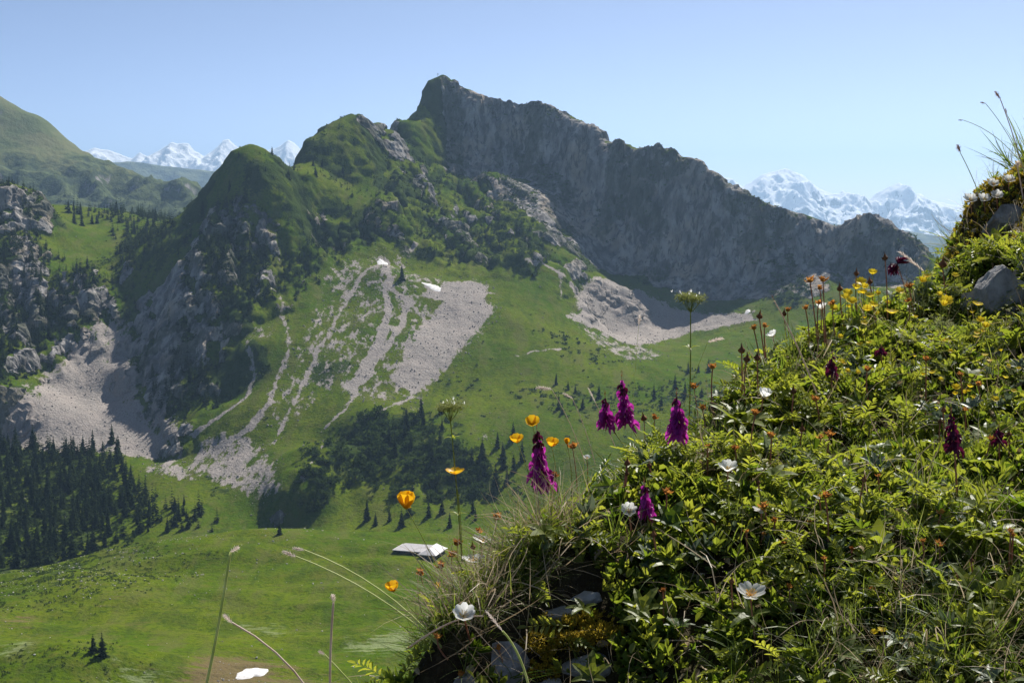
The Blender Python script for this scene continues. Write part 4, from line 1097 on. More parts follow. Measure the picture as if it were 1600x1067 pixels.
r4 = np.random.default_rng(44)
def place(templates, pos, scale, tilt=0.35, tint=None, az=None, normal_follow=0.6):
    """Copies of leaf templates at pos, turned at random and leaning with the slope -> verts, faces, tint."""
    n = len(pos); which = r4.integers(0, len(templates), n)
    e = 0.02
    gx = (GF.h(pos[:, 0] + e, pos[:, 1]) - GF.h(pos[:, 0] - e, pos[:, 1])) / (2 * e); gy = (GF.h(pos[:, 0], pos[:, 1] + e) - GF.h(pos[:, 0], pos[:, 1] - e)) / (2 * e)
    nz = np.stack([-gx * normal_follow, -gy * normal_follow, np.ones(n)], 1) + r4.normal(size=(n, 3)) * tilt * [1, 1, 0.3]
    nz /= np.linalg.norm(nz, axis=1)[:, None]
    a = r4.uniform(0, 6.283, n) if az is None else az
    hx = np.stack([np.cos(a), np.sin(a), 0 * a], 1)
    ux = hx - (hx * nz).sum(1)[:, None] * nz; ux /= np.linalg.norm(ux, axis=1)[:, None]
    uy = np.cross(nz, ux)
    tint = r4.uniform(0, 1, n) if tint is None else tint
    VV = []; FF = []; TT = []; o = 0
    for k, (v, f) in enumerate(templates):
        m = which == k; c = int(m.sum())
        if not c: continue
        w = v[None] * scale[m][:, None, None]
        q = w[..., 0:1] * ux[m][:, None] + w[..., 1:2] * uy[m][:, None] + w[..., 2:3] * nz[m][:, None] + pos[m][:, None]
        VV.append(q.reshape(-1, 3)); FF.append((f[None] + (np.arange(c) * len(v))[:, None, None]).reshape(-1, f.shape[1]) + o); o += c * len(v)
        TT.append(np.clip(np.repeat(tint[m], len(v)) + r4.normal(size=c * len(v)) * 0.05, 0, 1))
    return np.concatenate(VV), np.concatenate(FF), np.concatenate(TT)
def proj(p):
    """Photo position of world points."""
    c, s = math.cos(PITCH), math.sin(PITCH)
    d = p[:, 1] * c - p[:, 2] * s; u = p[:, 1] * s + p[:, 2] * c
    return 800 + FPX * p[:, 0] / d, 533.5 - FPX * u / d
def bank_points(n, keep):
    """Random spots on the bank; keep(px, py, pos) gives the chance that a spot is used."""
    out = []; got = 0
    while got < n:
        m = 4 * n
        x = r4.uniform(-0.35, 1.9, m); y = r4.uniform(1.05, 3.35, m)
        p = np.stack([x, y, GF.h(x, y)], 1); px, py = proj(p)
        ok = (px > 560) & (px < 1880) & (py > 180) & (py < 1230)
        k = keep(px, py, p) * ok
        p = p[r4.random(m) < k]; out.append(p); got += len(p)
    return np.concatenate(out)[:n]
def region(px, py, P, soft=25.0): return np.clip(0.5 + poly_sd(px, py, P) / (2 * soft), 0, 1)
CAVITY = [(640,1030),(700,975),(800,935),(890,905),(955,915),(975,1000),(960,1200),(640,1240)]
MOUND = [(1470,420),(1470,290),(1560,230),(1750,150),(1950,100),(1950,330),(1560,400)]
GRASSY_L = [(620,1020),(640,880),(740,820),(860,760),(900,850),(800,960),(700,1010)]
GRASSY_R = [(1250,1100),(1300,960),(1420,860),(1750,780),(1950,760),(1950,1150)]
def emit(name, label, cat, mat, batches):
    V, F, T = zip(*batches); o = 0; FF = []
    for v, f in zip(V, F): FF.append(f + o); o += len(v)
    me = mesh_from(name, np.concatenate(V), np.concatenate(FF), mat, {'tint': np.concatenate(T)})
    return tag(link(name, me), label, cat, kind='stuff')

clump = lambda p, s, z: fbm(p[:, 0] / s, p[:, 1] / s, z, 3)
ros = [rosette(np.random.default_rng(600 + k), 7, 0.42, (15, 70), 0.10) for k in range(5)]
ros2 = [rosette(np.random.default_rng(620 + k), 6, 0.30, (25, 80)) for k in range(5)]
pin = [pinnate(np.random.default_rng(640 + k), 6 + k % 3) for k in range(5)]
pal = [palmate(np.random.default_rng(660 + k), 5 + k % 2, 0.42) for k in range(3)]
single = [small_leaf(0.55, f, a) for f, a in ((0.2, 0.1), (0.5, 0.2), (0.1, 0.35), (0.6, 0.05))]
def lift(p, lo, hi): q = p.copy(); q[:, 2] += r4.uniform(lo, hi, len(p)); return q
keep_all = lambda px, py, p: (1 - 0.93 * region(px, py, CAVITY)) * (1 - 0.97 * region(px, py, MOUND, 12)) * (0.06 + 0.94 * smooth(-0.14, 0.14, clump(p, 0.085, 2.0)))
B = []
p = bank_points(10800, keep_all); B.append(place(ros, lift(p, -0.004, 0.010), r4.uniform(0.012, 0.025, len(p)), 0.4, np.clip(r4.normal(0.26, 0.28, len(p)), 0, 1)))
p = bank_points(5900, lambda px, py, q: keep_all(px, py, q) * smooth(-0.2, 0.25, clump(q, 0.2, 9.0)) * (1 - 0.5 * region(px, py, GRASSY_R))); B.append(place(ros2, lift(p, 0.0, 0.022), r4.uniform(0.014, 0.028, len(p)), 0.45, np.clip(r4.normal(0.5, 0.32, len(p)), 0, 1)))
p = bank_points(2600, lambda px, py, q: keep_all(px, py, q) * smooth(-0.15, 0.3, clump(q, 0.25, 15.0)) * (1 - 0.7 * region(px, py, GRASSY_R))); B.append(place(pin, lift(p, 0.0, 0.02), r4.uniform(0.030, 0.052, len(p)), 0.35, np.clip(r4.normal(0.62, 0.2, len(p)), 0, 1)))
p = bank_points(420, keep_all); B.append(place(pal, lift(p, 0.0, 0.02), r4.uniform(0.022, 0.040, len(p)), 0.3, np.clip(r4.normal(0.4, 0.2, len(p)), 0, 1)))
p = bank_points(6500, keep_all); B.append(place(single, lift(p, 0.0, 0.035), r4.uniform(0.008, 0.020, len(p)), 0.7, np.clip(r4.normal(0.5, 0.28, len(p)), 0, 1)))
p = bank_points(1500, lambda px, py, q: region(px, py, MOUND)); B.append(place(ros2, lift(p, 0.0, 0.006), r4.uniform(0.007, 0.014, len(p)), 0.4, np.clip(r4.normal(0.7, 0.2, len(p)), 0, 1)))
emit('ground_cover', 'dense green leaves of low alpine plants covering the bank', 'plants', M_LEAF, B)
B = []
p = bank_points(700, lambda px, py, q: keep_all(px, py, q) * smooth(0.0, 0.3, clump(q, 0.18, 25.0))); B.append(place(ros2 + pal, lift(p, 0.004, 0.02), r4.uniform(0.018, 0.032, len(p)), 0.4))
emit('silver_leaves', 'silvery green leaves scattered among the low plants', 'plants', M_GREY, B)

# grass
tufts = [tuft(np.random.default_rng(700 + k), 11, 0.020, 0.6, (0.2, 1.5)) for k in range(6)]
long_t = [tuft(np.random.default_rng(720 + k), 9, 0.012, 0.5, (0.3, 1.9), (-0.5, -0.15)) for k in range(5)]
B = []
p = bank_points(1100, lambda px, py, q: 0.12 + 0.88 * region(px, py, GRASSY_R)); B.append(place(tufts, p, r4.uniform(0.035, 0.095, len(p)), 0.2))
p = bank_points(170, lambda px, py, q: region(px, py, GRASSY_L)); B.append(place(long_t, p, r4.uniform(0.05, 0.11, len(p)), 0.25, az=r4.normal(0, 0.5, len(p))))
p = bank_points(420, lambda px, py, q: region(px, py, MOUND)); B.append(place(tufts, p, r4.uniform(0.015, 0.04, len(p)), 0.3))
fine_t = [tuft(np.random.default_rng(770 + k), 8, 0.010, 0.8, (0.2, 1.6)) for k in range(5)]
p = bank_points(520, lambda px, py, q: 0.8 * (1 - region(px, py, CAVITY))); B.append(place(fine_t, p, r4.uniform(0.04, 0.085, len(p)), 0.35, np.clip(r4.normal(0.75, 0.2, len(p)), 0, 1)))
p = bank_points(200, lambda px, py, q: (px < 1560) * 0.5 * (1 - region(px, py, CAVITY))); B.append(place(tufts, p, r4.uniform(0.05, 0.10, len(p)), 0.3))
q = np.array([GF.hit(1590 + 14 * k, 262 - 8 * k, 2.2, 3.4) for k in range(7)]); q = np.repeat(q, 4, 0) + r4.normal(size=(28, 3)) * [0.02, 0.02, 0.0]
B.append(place(tufts, q, r4.uniform(0.07, 0.15, len(q)), 0.2))
emit('grass', 'green grass blades growing through the flowers on the bank', 'grass', M_BLADE, B)
straw = [tuft(np.random.default_rng(740 + k), 4, 0.011, 1.1, (0.3, 2.2)) for k in range(6)]
B = []
p = bank_points(850, lambda px, py, q: 0.28 + 0.7 * region(px, py, GRASSY_R) * (py > 900)); B.append(place(straw, lift(p, 0.005, 0.025), r4.uniform(0.05, 0.13, len(p)), 0.7))
p = bank_points(260, lambda px, py, q: region(px, py, GRASSY_L)); B.append(place(straw, lift(p, 0.0, 0.015), r4.uniform(0.06, 0.14, len(p)), 0.8, az=r4.normal(3.1, 0.9, len(p))))
p = bank_points(160, lambda px, py, q: region(px, py, CAVITY)); B.append(place(straw, p, r4.uniform(0.04, 0.08, len(p)), 0.8))
p = bank_points(3000, lambda px, py, q: 0.6 - 0.4 * region(px, py, CAVITY)); B.append(place(single, lift(p, 0.0, 0.02), r4.uniform(0.008, 0.018, len(p)), 0.9))
emit('dry_grass', 'dry straw coloured grass stalks tangled low on the bank', 'grass', M_STRAW, B)

# yellow-green lady's mantle flower heads (too many and too small to count)
def mantle(r):
    P = []
    for k in range(16):
        c = r.normal(size=3) * [0.28, 0.28, 0.16] + [0, 0, 0.8]
        for j in range(4):
            P.append(xf(leaf_shape(0.8, 1, 0.2, 0.1), rot('Z', j * 1.57 + r.uniform(0, 1)) @ rot('Y', -0.5), 0.14, c))
    v, f = combine(P)
    return v, f
man = [mantle(np.random.default_rng(760 + k)) for k in range(4)]
MANT = [(1330,520),(1480,470),(1620,500),(1620,640),(1420,600),(1260,640),(1240,580)]
MANT2 = [(1290,760),(1370,720),(1360,790),(1290,800)]
p = bank_points(190, lambda px, py, q: np.maximum(region(px, py, MANT), 0.8 * region(px, py, MANT2)) + 0.015); 
emit('mantle_flowers', 'tiny yellow-green flower clusters among the leaves on the upper bank', 'flowers', M_MANTLE, [place(man, lift(p, 0.0, 0.02), r4.uniform(0.022, 0.036, len(p)), 0.2)])
# moss
def moss_tuft(r):
    P = [xf((np.array([(0, 0, 0), (0.5, 0.17, 0.03), (1, 0, 0), (0.5, -0.17, 0.03)]), np.array([(0, 3, 2, 1)])), rot('Z', r.uniform(0, 6.28)) @ rot('Y', -r.uniform(0.5, 1.5)), r.uniform(0.6, 1.0)) for _ in range(7)]
    return combine(P)
mos = [moss_tuft(np.random.default_rng(780 + k)) for k in range(4)]
MOSS = [(820,1035),(850,985),(930,975),(975,1000),(950,1020),(870,1020),(860,1060),(820,1060)]
p = bank_points(5200, lambda px, py, q: region(px, py, MOSS, 12))
p[:, 2] += 0.03 * np.abs(clump(p, 0.03, 5.0)) + 0.008
B = [place(mos, p, r4.uniform(0.006, 0.011, len(p)), 0.3)]
p = bank_points(4200, lambda px, py, q: region(px, py, MOUND)); B.append(place(mos, lift(p, 0.0, 0.012), r4.uniform(0.008, 0.016, len(p)), 0.4, np.clip(r4.normal(0.45, 0.3, len(p)), 0, 1)))
emit('moss', 'golden brown moss cushions around the stones and on the turf hummock', 'moss', M_MOSS, B)
# ------------------------------------------------------------------ stones of the bank
M_STONE = stone_material('bank_limestone', (0.15, 0.145, 0.135), (0.42, 0.405, 0.38), 16.0, 0.008)
def boulder(px, py, w, h, label, seed, D=0.0, depth=0.8, sink=0.0, rz=0.0):
    """A cracked limestone block whose visible outline is about w x h photo pixels around (px, py)."""
    c = GF.hit(px, py, 1.0, 3.5); c = c * (1 - D / c[1])
    s = c[1] / FPX
    v, f = rock_shape(seed, 4, 0.0, 13)
    n = 0.16 * fbm(v[:, 0] * 3.2 + seed, v[:, 1] * 2.2, v[:, 2] * 2.2, 4, ridged=True)
    v = v * (1 + n[:, None]) 
    v = v / (v.max(0) - v.min(0))
    v = v * [w * s, depth * w * s, h * s]
    o = link('rock', mesh_from('rock', v, f, M_STONE, None, False), None, (c[0], c[1] + 0.15 * w * s, c[2] - sink * h * s), (0, 0, rz))
    tag(o, label, 'rock')
boulder(1568, 470, 92, 105, 'large pointed grey rock at the right edge beside the yellow flowers', 900, 0.03, 0.7)
boulder(1522, 478, 52, 62, 'low grey rock lobe left of the large pointed rock', 901, 0.02, 0.8)
boulder(1606, 448, 50, 62, 'grey rock cut off by the right picture edge behind the large pointed rock', 902, 0.02, 0.8)
boulder(1575, 362, 85, 75, 'rough grey rock set into the turf hummock at the right edge', 903, 0.02, 0.7)
boulder(785, 1052, 84, 78, 'shaded rounded boulder at the bottom of the bank beside the moss', 904, 0.004, 0.7)
boulder(905, 1046, 92, 50, 'sunlit pale broken stone below the golden moss', 905, 0.004, 0.7)
boulder(868, 962, 66, 26, 'flat grey stone slab in the dark hollow under the turf', 906, 0.004, 0.7)
boulder(917, 936, 58, 30, 'grey stone wedge above the flat slab in the hollow', 907, 0.004, 0.7)
boulder(862, 1078, 50, 40, 'small pale stone at the bottom edge between boulder and broken stone', 908, 0.004, 0.7)
boulder(730, 1066, 40, 36, 'small dark stone at the lower left end of the bank', 909, 0.004, 0.7)
boulder(1245, 1040, 46, 30, 'small stone half buried in dry grass near the bottom', 910, 0.004, 0.7)

# golden moss cushions beside the stones
def moss_cushion(px, py, rpx, label, seed):
    c = GF.hit(px, py, 1.0, 3.5); s = rpx / FPX * c[1]
    r = np.random.default_rng(seed); n = 700
    d = r.normal(size=(n, 3)); d[:, 2] = np.abs(d[:, 2]) * 0.9 + 0.05; d /= np.linalg.norm(d, axis=1)[:, None]
    lump = 1 + 0.28 * fbm(d[:, 0] * 2.5 + seed, d[:, 1] * 2.5, d[:, 2] * 2.5, 3)
    P = []
    for k in range(n):
        q = Vector(d[k] + r.normal(size=3) * 0.35).to_track_quat('X', 'Z').to_matrix()
        P.append(xf(small_leaf(0.4), np.array(q), s * 0.20 * r.uniform(0.6, 1.2), d[k] * lump[k] * s * [1.0, 0.8, 0.7]))
    v, f = combine(P)
    me = mesh_from('moss_cushion', v, f, M_MOSS, {'tint': np.repeat(r.uniform(0.1, 1.0, n), len(v) // n)})
    tag(link('moss_cushion', me, None, tuple(c * (1 - 0.012 / c[1]) - np.array([0, 0, 0.3 * s]))), label, 'moss', 'moss cushions')
moss_cushion(842, 1004, 30, 'golden moss cushion above the shaded boulder', 1)
moss_cushion(893, 1002, 30, 'golden moss cushion directly above the sunlit broken stone', 2)
moss_cushion(940, 992, 34, 'widest golden moss cushion right of the broken stone', 3)
moss_cushion(848, 1050, 24, 'small golden moss cushion between the boulder and the broken stone', 4)

# ------------------------------------------------------------------ flower parts (shared meshes, unit size)
def prim(name, vf, mat, sm=True, attrs=None): return mesh_from(name, vf[0], vf[1], mat, attrs, sm)
def petal_shape(w, seg=5, cup=0.25, notch=0.0, base=0.18):
    V = []; F = []
    cols = (-1.0, -0.5, 0.0, 0.5, 1.0)
    for i in range(seg + 1):
        t = i / seg
        hw = 0.5 * w * (base + (1 - base) * math.sin(math.pi * 0.5 * min(1, t * 1.35)) ) * (1 if t < 0.8 else math.sqrt(max(0.0, 1 - ((t - 0.8) / 0.215) ** 2)) * 0.55 + 0.45 * (1 - (t - 0.8) / 0.4))
        for c in cols:
            V.append((t - notch * (1 - abs(c)) * max(0, t - 0.7), c * hw, cup * t * t + 0.22 * hw * c * c))
    n = len(cols)
    for i in range(seg):
        for j in range(n - 1): F.append((i * n + j, (i + 1) * n + j, (i + 1) * n + j + 1, i * n + j + 1))
    return np.array(V), np.array(F)
def spikes(n, seed, length, spread_, w, tipball=0.0):
    r = np.random.default_rng(seed); P = []
    for k in range(n):
        a = r.uniform(0, 6.283); e = spread_ * math.sqrt(r.random())
        P.append(xf(tube([(0, 0, 0), (0.06, 0, 0.55), (0.12, 0, 1)], [w, w, w * 1.2 + tipball], 4), rot('Z', a) @ rot('Y', e), length * r.uniform(0.7, 1.1)))
    return combine(P)
PET_WHITE = prim('petal', petal_shape(0.56, 5, 0.22), M_WHITE)
PET_YELLOW = prim('petal', petal_shape(0.95, 5, 0.30), M_YELLOW)
PET_LEMON = prim('petal', petal_shape(0.82, 4, 0.15, 0.5), M_LEMON)
ME_STAMENS = [prim('stamens', spikes(46, 810 + k, 0.42, 1.15, 0.012, 0.022), M_STAMEN) for k in range(2)]
ME_STAMEN_Y = prim('stamens', spikes(26, 815, 0.30, 1.0, 0.02, 0.03), M_STAMEN)
def ragged_head(seed):
    """Faded avens head: a cup of shrivelled sepals round a ball of twisted styles."""
    r = np.random.default_rng(seed); P = []
    for k in range(10):
        P.append(xf(leaf_shape(0.42, 3, 0.5, r.uniform(-0.3, 0.3), 0.8), rot('Z', 0.63 * k + r.uniform(-0.2, 0.2)) @ rot('Y', -r.uniform(0.5, 1.15)) @ rot('X', r.uniform(-0.6, 0.6)), r.uniform(0.65, 1.0), (0, 0, 0.05)))
    for k in range(26):
        P.append(xf(leaf_shape(0.22, 2, 0.4, 0.35, 0.8), rot('Z', r.uniform(0, 6.28)) @ rot('Y', -r.uniform(0.6, 1.5)), r.uniform(0.45, 0.75), (0, 0, 0.1)))
    bm = bmesh.new(); bmesh.ops.create_icosphere(bm, subdivisions=2, radius=0.36); v = np.array([q.co[:] for q in bm.verts]); f = np.array([[q.index for q in g.verts] for g in bm.faces]); bm.free()
    v[:, 2] = v[:, 2] * 0.8 + 0.3
    f4 = np.concatenate([f, f[:, 2:3]], 1)
    V, F = combine(P)
    return np.concatenate([V, v]), [F, f + len(V)]
def twisted_bud(seed):
    """Closed head: a drop with its styles twisted to a point."""
    r = np.random.default_rng(seed); V = []; F = []; n = 10
    prof = [(0.0, 0.05), (0.04, 0.26), (0.2, 0.42), (0.42, 0.46), (0.62, 0.36), (0.8, 0.2), (1.0, 0.12), (1.25, 0.07), (1.5, 0.015)]
    for i, (z, q) in enumerate(prof):
        for k in range(n):
            a = 6.283 * k / n + 1.3 * z
            g = q * (1 + 0.16 * math.cos(5 * (a - 1.3 * z)) * (z > 0.1)) * r.uniform(0.93, 1.07)
            V.append((g * math.cos(a) + 0.12 * max(0, z - 0.8), g * math.sin(a), z))
    for i in range(len(prof) - 1):
        for k in range(n): F.append((i * n + k, i * n + (k + 1) % n, (i + 1) * n + (k + 1) % n, (i + 1) * n + k))
    return np.array(V), np.array(F)
ME_RAG = [mesh_from('seed_head', *ragged_head(820 + k), M_RUST, None, True) for k in range(4)]
ME_BUD = [mesh_from('seed_head', *twisted_bud(830 + k), M_BROWN, None, True) for k in range(3)]
def floret_shape():
    """Drooping pea flower: tube, keel and two wings."""
    P = [xf(tube([(0, 0, 0), (0.25, 0, -0.02), (0.6, 0, -0.10)], [0.05, 0.12, 0.16], 6)),
         xf(leaf_shape(0.62, 4, 0.9, 0.12, 0.7), rot('Y', 0.15), 0.95, (0.1, 0, 0.05)),
         xf(leaf_shape(0.36, 3, 0.3, -0.1, 0.7), rot('Z', 0.4) @ rot('Y', 0.3) @ rot('X', 0.9), 0.75, (0.3, 0.04, -0.04)),
         xf(leaf_shape(0.36, 3, 0.3, -0.1, 0.7), rot('Z', -0.4) @ rot('Y', 0.3) @ rot('X', -0.9), 0.75, (0.3, -0.04, -0.04)),
         xf(leaf_shape(0.45, 3, 0.6, 0.25, 0.6), rot('Y', -0.75), 0.45, (0.55, 0, -0.02))]
    return combine(P)
ME_FLORET = prim('floret', floret_shape(), M_PURPLE)
ME_FLORET_DARK = prim('floret', floret_shape(), M_WINE)
ME_BRACT = prim('bract', combine([xf(leaf_shape(0.4, 2, 0.4, 0.1), rot('Z', k * 2.4) @ rot('Y', -0.9), 0.45, (0, 0, 0.14 * k)) for k in range(7)]), M_BROWN)
ME_LEAF1 = mesh_from('leaf', *leaf_shape(0.26, 4, 0.4, 0.25, 0.8), M_LEAF, {'tint': np.full(15, 0.7)}, True)

def curve(a, b, bow, n=9):
    a, b = np.asarray(a, float), np.asarray(b, float)
    m = 0.5 * (a + b) + np.asarray(bow, float)
    t = np.linspace(0, 1, n)[:, None]
    return (1 - t) ** 2 * a + 2 * t * (1 - t) * m + t * t * b
def stem_part(root, base, head, bow, r0, r1, mat, name='stem', sides=5):
    P = curve(base, head, bow) - np.asarray(root.location)
    return link(name, prim(name, tube(P, np.linspace(r0, r1, len(P)), sides), mat), root), P[-1] - P[-2]
def basis(nrm, spin=0.0):
    q = Vector(nrm).normalized().to_track_quat('Z', 'Y')
    return (q.to_matrix() @ Matrix.Rotation(spin, 3, 'Z')).to_euler()
def spot(px, py, up_px=0.0):
    """Ground point of the bank seen at (px, py)."""
    return GF.hit(px, py, 1.0, 3.5)
def anchored(hx, hy, bx, by, fwd=0.0, D=None):
    """Base on the bank and head above it, from their places in the photograph."""
    b = spot(bx, by) if D is None else at(bx, by, D)
    h = at(hx, hy, b[1] + fwd)
    return b, h
def root_at(name, p): return link(name, None, None, tuple(p))

def avens(hx, hy, wpx, bx, by, label, tilt=(0, -0.45), cup=0.35, petals=8, missing=(), fwd=0.0, D=None):
    b, h = anchored(hx, hy, bx, by, fwd, D)
    root = root_at('avens_flower', b); tag(root, label, 'flower', 'white avens flowers')
    stem_part(root, b, h, (random.uniform(-.006, .006), 0, 0), 0.0011, 0.0009, M_REDSTEM)
    s = 0.5 * wpx / FPX * h[1]
    E = basis((tilt[0], tilt[1], 1.0), random.uniform(0, 1))
    B3 = E.to_matrix()
    for k in range(petals):
        if k in missing: continue
        a = 6.283 * k / petals + random.uniform(-0.08, 0.08)
        R = B3 @ Matrix.Rotation(a, 3, 'Z') @ Matrix.Rotation(-cup + random.uniform(-0.12, 0.12), 3, 'Y')
        link('petal', PET_WHITE, root, tuple(h - b), R.to_euler(), s * random.uniform(0.92, 1.05))
    link('stamens', random.choice(ME_STAMENS), root, tuple(h - b), E, s * 1.05)
def seedhead(hx, hy, wpx, bx, by, kind, label, D=None, tilt=None, group='faded avens heads'):
    b, h = anchored(hx, hy, bx, by, 0.0, D)
    root = root_at('avens_seed_head', b); tag(root, label, 'seed head', group)
    s = 0.5 * wpx / FPX * h[1]
    lean = np.array([random.uniform(-.15, .15), random.uniform(-.25, .1), 1.0]) if tilt is None else np.array([tilt[0], tilt[1], 1.0])
    hb = h - lean / np.linalg.norm(lean) * s * 0.5
    stem_part(root, b, hb, (random.uniform(-.008, .008), 0, 0), 0.0012, 0.0010, M_REDSTEM)
    me = random.choice(ME_RAG if kind == 'open' else ME_BUD)
    head = link('seed_head', me, root, tuple(hb - b), basis(lean, random.uniform(0, 6)), s * (1.65 if kind == 'open' else 1.45))
    if kind == 'open': link('calyx', ME_BRACT, head, None, None, 0.33)
def sainfoin(tx, ty, ex, ey, bx, by, label, dark=False, n=18, D=None, fpx=24):
    """Raceme hanging with drooping florets from its tip (tx, ty) to its lower end (ex, ey); the stem runs on to (bx, by)."""
    b = spot(bx, by) if D is None else at(bx, by, D)
    d = b[1]
    e, t = at(ex, ey - 12, d), at(tx, ty, d)
    root = root_at('sainfoin_flower', b); tag(root, label, 'flower', 'purple sainfoin flowers')
    stem_part(root, b, e, (0, 0, 0.006), 0.0014, 0.0011, M_REDSTEM if dark else M_GREENSTEM)
    axis, _ = stem_part(root, e, t, (0, 0, 0), 0.0011, 0.0006, M_REDSTEM, 'raceme')
    L = np.linalg.norm(t - e); s0 = fpx / FPX * d
    for k in range(n):
        u = (k + 0.3) / n
        p = e + (t - e) * u * 0.93 - b
        a = k * 2.4 + random.uniform(-0.3, 0.3)
        sc = s0 * (1.0 - 0.62 * u ** 1.3) * random.uniform(0.85, 1.1)
        R = Matrix.Rotation(a, 3, 'Z') @ Matrix.Rotation(0.55 + 0.55 * random.random() + 0.35 * u, 3, 'Y')
        link('floret', ME_FLORET_DARK if (dark or (u > 0.72 and random.random() < 0.7)) else ME_FLORET, axis, tuple(p), R.to_euler(), sc)
    link('bract', ME_BRACT, axis, tuple(t - b - (t - e) * 0.06), (0, 0, 0), s0 * 0.38)
def buttercup(hx, hy, wpx, bx, by, label, cup=0.6, tilt=(0, -0.2), D=None, bow=0.01, group='buttercups'):
    b, h = anchored(hx, hy, bx, by, 0.0, D)
    root = root_at('buttercup', b); tag(root, label, 'flower', group)
    stem_part(root, b, h, (bow, 0, 0), 0.0012, 0.0008, M_GREENSTEM)
    s = 0.5 * wpx / FPX * h[1] / max(0.55, math.cos(cup))
    B3 = basis((tilt[0], tilt[1], 1.0), random.uniform(0, 1)).to_matrix()
    for k in range(5):
        R = B3 @ Matrix.Rotation(1.2566 * k, 3, 'Z') @ Matrix.Rotation(-cup + random.uniform(-0.1, 0.1), 3, 'Y')
        link('petal', PET_YELLOW, root, tuple(h - b), R.to_euler(), s)
    link('stamens', ME_STAMEN_Y, root, tuple(h - b), B3.to_euler(), s * 1.1)
def rockrose(hx, hy, wpx, bx, by, label, tilt=(0, -0.5), cup=0.2, D=None):
    cup = random.uniform(0.1, 0.6); tilt = (tilt[0], random.uniform(-1.0, -0.1))
    b, h = anchored(hx, hy, bx, by, 0.0, D)
    root = root_at('rockrose', b); tag(root, label, 'flower', 'small yellow rockroses')
    stem_part(root, b, h, (random.uniform(-.004, .004), 0, 0), 0.0009, 0.0006, M_GREENSTEM)
    s = 0.56 * wpx / FPX * h[1]
    B3 = basis((tilt[0] + random.uniform(-.2, .2), tilt[1] + random.uniform(-.2, .2), 1.0), random.uniform(0, 1)).to_matrix()
    for k in range(5):
        R = B3 @ Matrix.Rotation(1.2566 * k, 3, 'Z') @ Matrix.Rotation(-cup + random.uniform(-0.12, 0.12), 3, 'Y')
        link('petal', PET_LEMON, root, tuple(h - b), R.to_euler(), s)
    link('stamens', ME_STAMEN_Y, root, tuple(h - b), B3.to_euler(), s * 0.9)
# ------------------------------------------------------------------ the flowers where they stand
for a in [
    (1173,930,52,1182,1010,'largest white flower with a yellow centre, low on the bank above dry grass',(0,-0.42),0.30),
    (1137,736,40,1140,800,'white cup flower with a yellow centre left of the brown seed heads in mid bank',(0,-0.35),0.50),
    (1192,622,36,1190,690,'half closed white flower leaning right among brown heads below the crest',(0.35,-0.3),0.75),
    (982,799,30,992,850,'white flower with a yellow centre just left of the lowest purple raceme',(-0.1,-0.9),0.30),
    (724,962,44,738,1015,'white flower with a yellow centre at the lower left end of the bank',(0.1,-0.8),0.35),
    (740,877,40,745,925,'pale white flower seen from the side in the overhanging grass',(0,-0.12),0.15),
    (752,846,32,756,900,'pale white flower above the side view flower in the overhanging grass',(0.2,-0.1),0.2),
    (1283,484,28,1285,545,'white cup flower on the crest below the yellow rockroses',(0,-0.1),0.7),
    (1208,527,24,1212,575,'half faded white flower on the crest beside two brown buds',(-0.4,-0.2),0.6),
    (1515,314,26,1518,335,'leftmost white flower on the edge of the turf hummock',(0,-0.8),0.35),
    (1537,313,24,1539,335,'middle white flower on the edge of the turf hummock',(0,-0.8),0.35),
    (1557,308,24,1559,330,'rightmost white flower of the front row on the turf hummock',(0,-0.8),0.35),
    (1551,289,22,1553,308,'left white flower of the upper pair on the turf hummock',(0,-0.8),0.35),
    (1576,283,22,1578,303,'right white flower of the upper pair on the turf hummock',(0,-0.8),0.35),
    (917,716,14,918,760,'tiny white flower in the leaves left of the purple racemes',(0,-0.4),0.4),
    (1500,812,20,1503,850,'small pale flower among grass blades near the right edge',(0,-0.5),0.3),
]: avens(a[0], a[1], a[2], a[3], a[4], a[5], a[6], a[7], fwd=-0.07 if a[0] in (724, 740, 752) else 0.0)
avens(1190, 796, 30, 1193, 860, 'faded flower with two white petals left, below the mid bank seed heads', (0.1,-0.3), -0.1, 8, (0,1,2,6,7))
avens(1280, 776, 24, 1290, 850, 'faded flower with one white petal beside an orange seed head', (0.1,-0.3), 0.0, 8, (0,1,2,5,6,7))

for a in [
    (838,664,848,762,905,812,'tall bright purple raceme beside the three buttercups',False,24,30),
    (945,617,949,672,1000,735,'left of two purple racemes standing close together',False,16,24),
    (971,586,979,668,1006,705,'taller right one of two purple racemes standing close together',False,20,26),
    (1057,614,1060,686,1088,742,'lone purple raceme in front of the palmate leaves',False,20,27),
    (1006,752,1012,810,1015,850,'lowest purple raceme right of a white flower',False,15,24),
    (1486,640,1491,708,1498,815,'drooping purple raceme in the grass at the right',True,15,22),
    (1561,664,1561,700,1562,740,'small dark wine red raceme near the right edge',True,8,18),
    (1301,553,1298,592,1302,640,'dark wine red raceme on the upper bank by the mantle flowers',True,9,18),
    (1377,538,1377,562,1378,600,'smallest dark wine red raceme among the mantle flowers',True,6,13),
]: sainfoin(*a[:7], dark=a[7], n=a[8], fpx=a[9])
b = spot(1425,500)
root = root_at('sainfoin_flower', b); tag(root, 'single dark crimson flower nodding above the crest against the shaded wall', 'flower', 'purple sainfoin flowers')
h = at(1402, 412, b[1]); stem_part(root, b, h, (0.004, 0, 0), 0.0010, 0.0007, M_REDSTEM)
